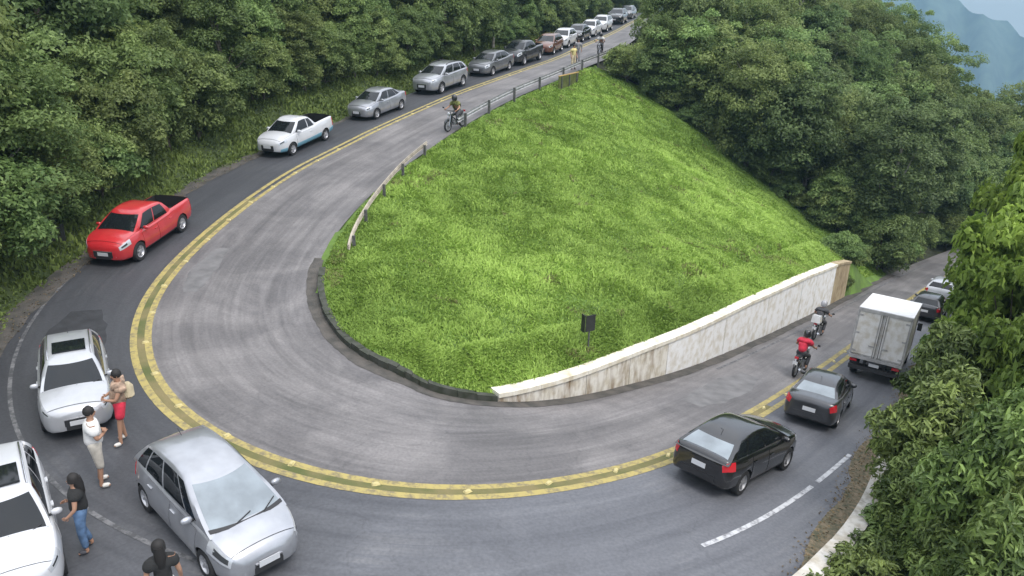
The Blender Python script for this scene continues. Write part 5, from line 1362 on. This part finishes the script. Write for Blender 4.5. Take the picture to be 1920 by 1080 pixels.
def copy_tree(pr, name, loc, rz, sc3, label, cat, group, parts=('trunk', 'crown')):
    R = bpy.data.objects.new(name, None); COL.objects.link(R); R.empty_display_size = .3
    R.location = loc; R.rotation_euler = (random.uniform(-.05, .05), random.uniform(-.05, .05), rz); R.scale = sc3
    tag(R, label, cat, group)
    for nm, me in zip(parts, (pr[1], pr[0])):
        o = bpy.data.objects.new(nm, me); COL.objects.link(o); o.parent = R
    return R
T = dict(
    round=proto(1, 2.5, 2.4, 1.0, 6.2, 120, 175, .20, L_DARK, M_BARK), loose=proto(2, 2.2, 2.6, 1.2, 7.2, 115, 185, .165, L_MID, M_BARKP, jut=.7, cr=.27),
    tall=proto(3, 1.9, 1.9, 1.6, 8.6, 120, 170, .18, L_DARK, M_BARKP, jut=.5, cr=.3), wide=proto(4, 3.2, 2.9, 1.4, 6.4, 160, 165, .215, L_MID, M_BARK, jut=.5, cr=.25),
    bright=proto(5, 2.1, 2.2, .9, 5.6, 90, 92, .25, L_BRIGHT, M_BARK, jut=.55), low=proto(6, 1.8, 2.0, .5, 3.6, 90, 150, .16, L_MID, M_BARK, r=.08, low=-.9),
    bush=proto(7, 1.3, 1.4, .0, 2.0, 70, 110, .16, L_MID, M_BARK, r=.05, low=-.3), vine=proto(8, 1.7, 1.6, .3, 6.4, 105, 185, .165, L_MID, M_BARK, low=-1, jut=.4, cr=.34))
def poisson(cands, dmin):
    keep = np.empty((0, 2)); out = []
    for c in cands:
        r = dmin(c) if callable(dmin) else dmin
        if len(keep) == 0 or np.min((keep[:, 0] - c[0]) ** 2 + (keep[:, 1] - c[1]) ** 2) > r * r:
            keep = np.vstack([keep, c]); out.append(c)
    return np.array(out)
# --- hillside above the upper lane
rng = np.random.default_rng(21)
ss = rng.uniform(4, 137, 9000); dd = rng.uniform(0, 1, 9000) ** 1.2 * 27
verge = np.interp(ss, [0, 60, 80, 98, 112, 120, 128, 140], [1.2, 1.3, 1.7, 2.6, 2.9, 2.1, 1.6, 1.4])
off = -(w_out(ss) + verge + dd)
cand = np.stack([np.interp(ss, SS, ST[:, 0]) + off * np.interp(ss, SS, NL[:, 0]), np.interp(ss, SS, ST[:, 1]) + off * np.interp(ss, SS, NL[:, 1])], 1)
gz_, gs_, go_, _, _, _ = ground(cand)
dout = -go_ - w_out(gs_)
ok = (go_ < 0) & (dout > np.interp(gs_, [0, 60, 80, 98, 112, 120, 128, 140], [1.0, 1.1, 1.5, 2.3, 2.6, 1.8, 1.3, 1.2])) & (dout < 27) & (cand[:, 1] > 13) & (gs_ < 137)
cand = cand[ok]; order = np.argsort(dout[ok] + rng.uniform(0, 6, ok.sum())); cand = cand[order]
pts = poisson(cand, lambda c: 2.35)
g_ = list(ground(pts)); g_[0] = gsample(pts)
n_l = 0
for (x, y), z, s_, o_ in zip(pts, g_[0], g_[1], g_[2]):
    do = -o_ - w_out(s_)
    pxx = 960 + 1450 * (x / max(y, 1))
    if pxx < -250: continue
    if do < 6 and random.random() < .8: kind = random.choice(['low', 'low', 'vine', 'vine', 'bush'])
    else: kind = random.choices(['round', 'loose', 'tall', 'wide', 'vine', 'bright', 'low'], [3, 3, 2, 2, 3, .5, 1])[0]
    if n_l >= 295: break
    k = random.uniform(.88, 1.3) * (.8 if do < 4 else 1)
    _an = [(20, 'the far road bend'), (39, 'the last black utility car'), (53, 'the far white cars'), (62, 'the far black sedan'), (71, 'the brown hatchback'), (81, 'the dark pickup'), (87, 'the mid grey sedan'), (95, 'the light silver utility car'), (104, 'the grey silver sedan'), (112, 'the white and blue pickup'), (125, 'the red pickup'), (133, 'the left edge white car')]
    anc = min(_an, key=lambda q: abs(q[0] - s_))[1]
    edge = ('at the roadside behind ' if do < 4 else ('on the lower hillside behind ' if do < 10 else 'high on the hillside above ')) + anc
    lab = {'bright': 'yellow green leafy tree', 'low': 'low leafy shrub tree', 'bush': 'small dark bush', 'vine': 'vine covered tree', 'tall': 'tall narrow dark tree', 'wide': 'broad green tree', 'round': 'rounded dark green tree', 'loose': 'loose mid green tree'}[kind] + ' ' + edge
    copy_tree(T[kind], 'forest_tree' if kind not in ('bush', 'low') else 'forest_shrub', (x, y, z - .15), random.uniform(0, 6.28), (k, k, k * random.uniform(.9, 1.15)), lab, 'tree' if kind not in ('bush', 'low') else 'shrub', 'forest on the hillside above the upper lane')
    n_l += 1
# --- shrubs that close the gaps between the hillside trees
ss = rng.uniform(30, 136, 6000); dd = rng.uniform(0, 11, 6000); off = -(w_out(ss) + np.interp(ss, [0, 60, 80, 98, 112, 120, 128, 140], [1.2, 1.3, 1.6, 2.4, 2.7, 1.9, 1.4, 1.2]) + dd)
cand = np.stack([np.interp(ss, SS, ST[:, 0]) + off * np.interp(ss, SS, NL[:, 0]), np.interp(ss, SS, ST[:, 1]) + off * np.interp(ss, SS, NL[:, 1])], 1)
_, gs_, go_, _, _, _ = ground(cand); cand = cand[(go_ < 0) & (-go_ - w_out(gs_) > 1.3) & (cand[:, 1] > 13)]
pts = poisson(cand, 1.75); g_ = ground(pts); zz = gsample(pts); n_s = 0
for (x, y), z, s_, o_ in zip(pts, zz, g_[1], g_[2]):
    if n_s >= 280: break
    kind = random.choice(['low', 'bush', 'bush']); k = random.uniform(.75, 1.25); anc = min(_an, key=lambda q: abs(q[0] - s_))[1]
    copy_tree(T[kind], 'hillside_shrub', (x, y, z - .15), random.uniform(0, 6.28), (k, k, k * random.uniform(.8, 1.3)), ('dense shrub at the forest foot behind ' if -o_ - w_out(s_) < 5 else 'dense shrub between the hillside trees behind ') + anc, 'shrub', 'undergrowth on the hillside', ('stem', 'foliage'))
    n_s += 1
# --- forest between the two legs behind the grass
cand = np.stack([rng.uniform(6, 90, 14000), rng.uniform(50, 150, 14000)], 1)
gz_, gs_, go_, du_, dl_, e_ = ground(cand)
ok = (((go_ > 0) & (e_ > 3.4)) & (du_ > 2.2) & (dl_ > 1.6)) & (cand[:, 1] < 135) & ((e_ < 42) | (du_ < 9))
cand = cand[ok]; cand = cand[np.argsort(np.hypot(cand[:, 0], cand[:, 1]) + rng.uniform(0, 10, len(cand)))]
pts = poisson(cand, lambda c: 2.7 if c[1] < 80 else 3.3)
g_ = list(ground(pts)); g_[0] = gsample(pts); n_r = 0
for (x, y), z, e_, du_, dl_ in zip(pts, g_[0], g_[5], g_[3], g_[4]):
    if n_r >= 295: break
    near = min(e_ - 3.4, du_ - 2.2, dl_ - 1.6)
    if du_ < 4.0: continue
    if near < 2.0 and random.random() < .6: kind = random.choice(['low', 'vine', 'bush'])
    else: kind = random.choices(['round', 'loose', 'tall', 'wide', 'vine', 'bright'], [3, 3.5, 2, 3, 1.5, .25])[0]
    k = random.uniform(.95, 1.35) * (.78 if du_ < 7 else 1)
    lab = {'bright': 'yellow green leafy tree', 'low': 'low leafy shrub tree', 'bush': 'small dark bush', 'vine': 'vine covered tree', 'tall': 'tall narrow dark tree', 'wide': 'broad green tree', 'round': 'rounded dark green tree', 'loose': 'loose mid green tree'}[kind] + ((' at the forest edge ' if near < 3.5 else ' inside the forest ') + ('by the upper guard rail end' if du_ < 8 else ('by the lower road past the white wall' if dl_ < 9 else ('behind the crest of the grass slope' if e_ < 15 else ('on the ridge below the blue mountain' if x > 34 else 'high behind the grass slope')))))
    copy_tree(T[kind], 'forest_tree' if kind not in ('bush', 'low') else 'forest_shrub', (x, y, z - .2), random.uniform(0, 6.28), (k, k, k * random.uniform(.9, 1.2)), lab, 'tree' if kind not in ('bush', 'low') else 'shrub', 'forest behind the grass slope')
    n_r += 1
# --- undergrowth along the forest edges and the lower road
cand = np.stack([rng.uniform(6, 60, 9000), rng.uniform(44, 100, 9000)], 1)
gz_, gs_, go_, du_, dl_, e_ = ground(cand)
ok = (go_ > 0) & ((((e_ > 3.0) & (e_ < 6.5)) & (du_ > 2.0) & (dl_ > .8)) | ((dl_ > .8) & (dl_ < 5) & (gs_ > S_W1 + 1.0) & (e_ > 2.2)))
pts = poisson(cand[ok], 1.35); zz = gsample(pts); n_u = 0
for (x, y), z in zip(pts, zz):
    if n_u >= 130: break
    kind = random.choice(['bush', 'bush', 'low']); k = random.uniform(.7, 1.15)
    copy_tree(T[kind], 'forest_shrub', (x, y, z - .1), random.uniform(0, 6.28), (k, k, k * random.uniform(.8, 1.1)), ('leafy bush in the undergrowth ' + ('along the lower road past the white wall' if y < 58 and x > 22 else ('behind the crest of the grass slope' if y < 64 else 'below the upper guard rail end'))), 'shrub', 'undergrowth at the forest foot', ('stem', 'foliage'))
    n_u += 1
for s_, q, k in ((181.3, .9, .62), (182.2, .6, .55), (183.0, 1.3, .8), (184.2, .8, .7), (185.4, 1.4, .9)):
    p = cl_at(s_, float(w_in(s_)) + q); z = gsample([[p.x, p.y]])[0]
    copy_tree(T['bush'], 'forest_shrub', (p.x, p.y, z - .1), random.uniform(0, 6.28), (k, k, k), 'leafy bush growing against the ochre end of the white wall', 'shrub', 'undergrowth at the forest foot', ('stem', 'foliage'))
print('trees', n_l, n_r, n_u)
# --- valley side below the parapet
BIGB = proto(31, 1.5, 1.5, .1, 2.6, 70, 60, .34, L_NEAR, M_BARK, r=.05, asp=.34, low=-.6, cr=.34, long=True)
BIGT = proto(32, 2.0, 2.1, 1.2, 6.0, 140, 110, .32, L_NEAR, M_BARK, r=.1, asp=.32, low=-.9, cr=.3, long=True)
BIGY = proto(33, 2.0, 2.1, 1.2, 6.0, 130, 130, .26, L_BRIGHT, M_BARK, r=.1, asp=.42, low=-.9, cr=.28, jut=.6)
NEAR = [(18.6, 25.7, 2.4, 2.0, BIGY, 'light yellow green tree behind the tallest right edge tree'), (17.2, 22.0, 1.2, 1.9, BIGY, 'low yellow green tree under the right edge trees'), (13.3, 20.9, .3, 1.25, BIGT, 'leafy bush at the parapet right of the dark grey sedan'), (10.7, 16.9, .45, 1.1, BIGT, 'leafy branch reaching over the parapet beside the black hatchback'), (9.35, 14.4, .3, 1.15, BIGT, 'bush overhanging the parapet with long dark leaves, lowest on the right'), (9.9, 15.6, 1.0, 1.6, BIGT, 'broad long leaved bush beside the white line end'), (9.5, 13.0, 2.0, 1.6, BIGT, 'tall dark leaved bush at the lower right picture edge'),
    (8.75, 12.2, .2, 1.05, BIGT, 'dark low bush right of the parapet near the bottom'), (8.9, 10.8, 1.2, 1.4, BIGT, 'dark bush filling the bottom right corner'), (9.5, 11.3, 1.9, 1.3, BIGT, 'dark leaved bush behind the bottom right corner bush'),
    (11.9, 18.0, 1.2, 1.65, BIGT, 'large leaved bush beside the dark grey sedan'), (12.9, 16.8, 3.4, 1.9, BIGY, 'light green tree right of the overhanging branch'), (15.2, 21.0, 3.6, 2.4, BIGY, 'bright yellow green tree at the right picture edge'),
    (16.4, 23.5, 1.6, 1.6, BIGY, 'yellow green tree beside the box truck'), (17.2, 23.6, 5.0, 2.3, BIGY, 'tallest yellow green tree at the right edge'), (19.4, 28.4, 1.3, 2.0, BIGY, 'pale green leafy tree hiding the lower road past the truck'), (13.6, 21.6, .2, 1.0, BIGT, 'small bush at the parapet beside the box truck'),
    (16.6, 20.5, 1.0, 2.4, BIGT, 'dense dark tree below the bright tree on the right'), (13.5, 15.0, 1.0, 2.2, BIGT, 'dense dark tree far below the lower right parapet'), (20.4, 27.5, 2.6, 2.4, BIGT, 'tall green tree beyond the yellow green ones'), (22.6, 32.0, 1.4, 2.4, BIGY, 'light green tree over the farthest parapet')]
for (x, y, zc, r, pr, lab) in NEAR:
    z = gsample([[x, y]])[0]; hz = max(zc + r * .9 - z, 1.8) / 6.4
    copy_tree(pr, 'roadside_tree', (x, y, z - .1), random.uniform(0, 6.28), (r / 2.7, r / 2.7, hz), lab, 'tree', 'trees on the valley side of the parapet')
for s_, q, k in ((147.6, 1.0, .42), (148.7, .9, .4), (149.8, 1.0, .46), (150.9, .85, .4), (152.0, 1.0, .48), (153.1, .9, .45), (154.3, 1.0, .5)):
    p = cl_at(s_, -float(w_par(s_)) - q); z = gsample([[p.x, p.y]])[0]
    copy_tree(BIGB, 'roadside_bush', (p.x, p.y, max(z, float(road_z(s_, 0)) - 1.0) - .1), random.uniform(0, 6.28), (k, k, k), 'small leafy bush close behind the parapet near the bottom edge', 'bush', 'bushes along the parapet', ('stem', 'foliage'))
cand = []
for i in range(5000):
    s_ = rng.uniform(160, 222); o_ = -(w_par(s_) + rng.uniform(1.2, 14)); p = cl_at(s_, o_); cand.append((p.x, p.y))
cand = np.array(cand); gz_, gs_, go_, _, _, _ = ground(cand); ok = (go_ < -w_par(gs_) - 1.2) & (gs_ > 160); cand = cand[ok]
pts = poisson(cand, lambda c: 2.3); g_ = list(ground(pts)); g_[0] = gsample(pts); n_v = 0
for (x, y), z, s_, o_ in zip(pts, g_[0], g_[1], g_[2]):
    do = -o_ - w_par(s_)
    if n_v > 80: break
    bush = do < 3.2 and s_ < 178
    kind = BIGB if bush else random.choice([BIGT, T['wide'], T['loose'], T['round']])
    k = random.uniform(.8, 1.1) * (.7 if bush else .9)
    copy_tree(kind, 'roadside_bush' if bush else 'valley_tree', (x, y, z - .1), random.uniform(0, 6.28), (k, k, k), ('large leaved green bush growing along the valley side of the parapet' if bush else 'leafy green tree rising from the valley below the parapet'), 'bush' if bush else 'tree', 'bushes along the parapet' if bush else 'trees on the valley side', ('stem', 'foliage') if bush else ('trunk', 'crown'))
    n_v += 1
print('valley', n_v)
# ------------------------------------------------------------------ grass
def grass_mesh(name, P, Zg, H, lean, width, rng, tone):
    """one bent blade per point: 5 vertices"""
    n = len(P); a = rng.uniform(0, 2 * np.pi, n)
    side = np.stack([np.cos(a), np.sin(a), np.zeros(n)], 1); w = (width * rng.uniform(.6, 1.3, n))[:, None]
    b = np.column_stack([P, Zg - .03])
    mid = b + np.column_stack([lean * .35 * H[:, None], H * .62]); tip = b + np.column_stack([lean * 1.0 * H[:, None], H * (1.0 - .35 * np.linalg.norm(lean, axis=1))])
    V = np.stack([b - side * w, b + side * w, mid + side * w * .8, mid - side * w * .8, tip], 1)
    i = np.arange(n)[:, None] * 5
    return np_mesh(name, V.reshape(-1, 3), [np.hstack([i, i + 1, i + 2, i + 3]), np.hstack([i + 3, i + 2, i + 4])], attr=np.repeat(tone, 5))
rng = np.random.default_rng(5)
L_GRASS = leaf_mat('grass_bright', (0.175, 0.275, 0.045), (0.420, 0.590, 0.125), rough=.7, trans=.3, rand=0.0, dry=(0.21, 0.20, 0.08))
L_VERGE = leaf_mat('grass_verge', (0.085, 0.122, 0.030), (0.250, 0.325, 0.080), rough=.75, trans=.25, rand=0.0)
# bright grass slope
n = 1050000
P = np.stack([rng.uniform(-9, 30, n), rng.uniform(17, 70, n)], 1)
P = P[rng.random(n) < np.clip(1.25 - P[:, 1] / 80, .35, 1)]
P = P[(gsample(P, go.reshape(nx, ny)) > 1.5) & (crest_e(P[:, 0], P[:, 1]) < 4.2)]; n = len(P)
sl_ = rng.uniform(125.8, S_W1, 26000); ol_ = w_in(sl_) + .48 + rng.random(26000) ** 1.2 * 1.5
P = np.vstack([P, np.stack([np.interp(sl_, SS, ST[:, 0]) + ol_ * np.interp(sl_, SS, NL[:, 0]), np.interp(sl_, SS, ST[:, 1]) + ol_ * np.interp(sl_, SS, NL[:, 1])], 1)]); n = len(P)
z, s_, o_, du, dl = [gsample(P, A_.reshape(nx, ny)) for A_ in (gz, gs, go, gdu, gdl)]; e = crest_e(P[:, 0], P[:, 1])
ok = (o_ > 0) & (e < 4.2) & (np.where(s_ < 136, du, 9) > .25) & (((dl > np.where(s_ > S_W0, .48, .30)) & (s_ > 120)) | (s_ <= 120)) & (dl > .2)
dn = o_ - w_in(s_); near_ = (s_ > 125.5) & (s_ < S_W1 + .3) & (dn < 2.3) & ok
zx = ground(P[near_], False)[0]; z[near_] = np.maximum(z[near_], lip_z(s_[near_], dn[near_], zx) - np.interp(dn[near_], [1.4, 1.9, 2.3], [0, .1, .3]))
P = P[ok]; z = z[ok]; e = e[ok]; dl = dl[ok]; du = du[ok]; s_ = s_[ok]
c1 = _vn(P[:, 0], P[:, 1], 0.9, 17); c2 = _vn(P[:, 0], P[:, 1], 2.6, 23); c3 = _vn(P[:, 0], P[:, 1], 7.0, 29)
H = (.10 + .20 * c1 * (.5 + c2)) * rng.uniform(.7, 1.3, len(P)) * np.clip(np.minimum(du, dl) / .8, .75, 1) * np.where(e > .4, .6, 1)
la = 2 * np.pi * _vn(P[:, 0], P[:, 1], 1.1, 41) * 1.5 + rng.normal(0, 1.2, len(P))
lean = np.stack([np.cos(la), np.sin(la)], 1) * rng.uniform(.25, .95, len(P))[:, None]
tone = np.clip(.32 + .26 * c1 + .70 * (c3 - .4) + .45 * (c2 - .5) + rng.normal(0, .15, len(P)), 0, 1)
tone = np.maximum(tone, .14)
dryp = _vn(P[:, 0], P[:, 1], 1.6, 91) * .6 + _vn(P[:, 0], P[:, 1], .5, 92) * .4
tone = np.where((dryp > .75) & (rng.random(len(P)) < .4), .02, tone)
tone = np.where(e > .4, np.maximum(tone * .45, .13), tone)
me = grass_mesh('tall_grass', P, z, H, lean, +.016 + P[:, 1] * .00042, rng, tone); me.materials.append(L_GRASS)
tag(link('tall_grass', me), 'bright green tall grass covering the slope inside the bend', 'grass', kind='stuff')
print('grass', len(P))
# darker bank beside the uphill lane
n = 150000
sx_ = rng.uniform(8, 137, n); ox = rng.uniform(0, 8.5, n)
off = -(w_out(sx_) + .05 + ox)
P = np.stack([np.interp(sx_, SS, ST[:, 0]) + off * np.interp(sx_, SS, NL[:, 0]), np.interp(sx_, SS, ST[:, 1]) + off * np.interp(sx_, SS, NL[:, 1])], 1)
z, s_, o_, du, dl = [gsample(P, A_.reshape(nx, ny)) for A_ in (gz, gs, go, gdu, gdl)]; e = crest_e(P[:, 0], P[:, 1])
dz_ = -o_ - w_out(s_)
ok = (o_ < 0) & (dz_ > .12) & (P[:, 1] > 12) & (s_ < 136.5)
P, z, dz_ = P[ok], z[ok], dz_[ok]
c1 = _vn(P[:, 0], P[:, 1], 0.8, 57); c2 = _vn(P[:, 0], P[:, 1], 3.0, 63)
H = (.08 + .30 * c1) * rng.uniform(.6, 1.4, len(P)) * np.clip(dz_ / .8, .35, 1)
la = rng.uniform(0, 6.28, len(P)); lean = np.stack([np.cos(la), np.sin(la)], 1) * rng.uniform(.2, .9, len(P))[:, None]
tone = np.clip(.15 + .45 * c1 + .5 * (c2 - .4) + rng.normal(0, .15, len(P)), 0, 1)
me = grass_mesh('bank_grass', P, z, H, lean, .032 + P[:, 1] * .0005, rng, tone); me.materials.append(L_VERGE)
tag(link('bank_grass', me), 'darker rough grass on the bank beside the uphill lane', 'grass', kind='stuff')

# ------------------------------------------------------------------ fallen leaves along the road edges
n = 2600
sl_ = np.concatenate([rng.uniform(147, 176, 1800), rng.uniform(108, 136, 800)])
ol_ = np.concatenate([-(w_out(sl_[:1800]) - .12 + rng.normal(0, .17, 1800)), -(w_out(sl_[1800:]) + .02 + rng.normal(0, .15, 800))])
C = np.column_stack([np.interp(sl_, SS, ST[:, 0]) + ol_ * np.interp(sl_, SS, NL[:, 0]), np.interp(sl_, SS, ST[:, 1]) + ol_ * np.interp(sl_, SS, NL[:, 1]), road_z(sl_, ol_) + .022])
N = np.column_stack([rng.normal(0, .25, n), rng.normal(0, .25, n), np.ones(n)])
V, Q, t = leaf_quads(C, N, rng.uniform(.03, .085, n), .55, rng, rng.random(n))
me = np_mesh('fallen_leaves', V, [Q], attr=t); me.materials.append(leaf_mat('litter', (0.06, 0.045, 0.028), (0.26, 0.19, 0.10), rough=.9, trans=.1, rand=0.0))
tag(link('fallen_leaves', me), 'brown fallen leaves scattered along the road edges', 'leaves', kind='stuff')
# ------------------------------------------------------------------ far mountain, valley floor and air
M_FAR = mat('far_forest', (0.055, 0.085, 0.06), .95, col2=(0.02, 0.038, 0.03), scale=.035, detail=10, bump=1.0, bscale=.05)
rng = np.random.default_rng(77)
az = np.radians(np.linspace(16, 62, 170)); prof = np.linspace(0, 1, 26)
V = []
for a in az:
    ad = math.degrees(a)
    rx = np.interp(ad, [16, 24, 27.5, 31.4, 36, 62], [62, 52, 25, -42, -110, -220])
    rx += 5 * math.sin(ad * 1.9) + 3 * math.sin(ad * 4.1 + 1) + rng.normal(0, 1.6)
    for p in prof:
        d = 2100 - 800 * (1 - p) ** 1.2 + 40 * math.sin(ad * 2.1 + p * 6)
        z = -330 + (rx + 330) * p ** .9 + (1 - p) * p * 60 * math.sin(ad * 2.7 + p * 3)
        V.append((d * math.sin(a), d * math.cos(a), z))
W = len(prof); n = len(az)
Q = np.array([[i * W + c, (i + 1) * W + c, (i + 1) * W + c + 1, i * W + c + 1] for i in range(n - 1) for c in range(W - 1)])
me = np_mesh('mountain', np.array(V), [Q]); smooth(me, None)
tag(link('mountain', me, M_FAR), 'distant blue forested mountain at the top right', 'mountain', kind='structure')
b = MB(); b.add([(-2400, -2400, -335), (2400, -2400, -335), (2400, 2400, -335), (-2400, 2400, -335)], [(0, 1, 2, 3)])
tag(b.build('valley_ground', M_FAR), 'wide valley floor far below the road', 'terrain', kind='structure')
m = bpy.data.materials.new('haze_air'); m.use_nodes = True; nt = m.node_tree; nt.nodes.clear()
pv = nt.nodes.new('ShaderNodeVolumePrincipled'); pv.inputs['Color'].default_value = (0.40, 0.66, 0.86, 1); pv.inputs['Density'].default_value = 0.00034; pv.inputs['Anisotropy'].default_value = 0.0
om = nt.nodes.new('ShaderNodeOutputMaterial'); nt.links.new(pv.outputs[0], om.inputs['Volume'])
b = MB(); b.box((0, 0, -124), (5200, 5200, 428)); hz_ = b.build('haze', m, None, None); tag(hz_, 'thin blue air between the road and the far mountain', 'haze', kind='stuff')
bpy.data.scenes.remove(TMP)
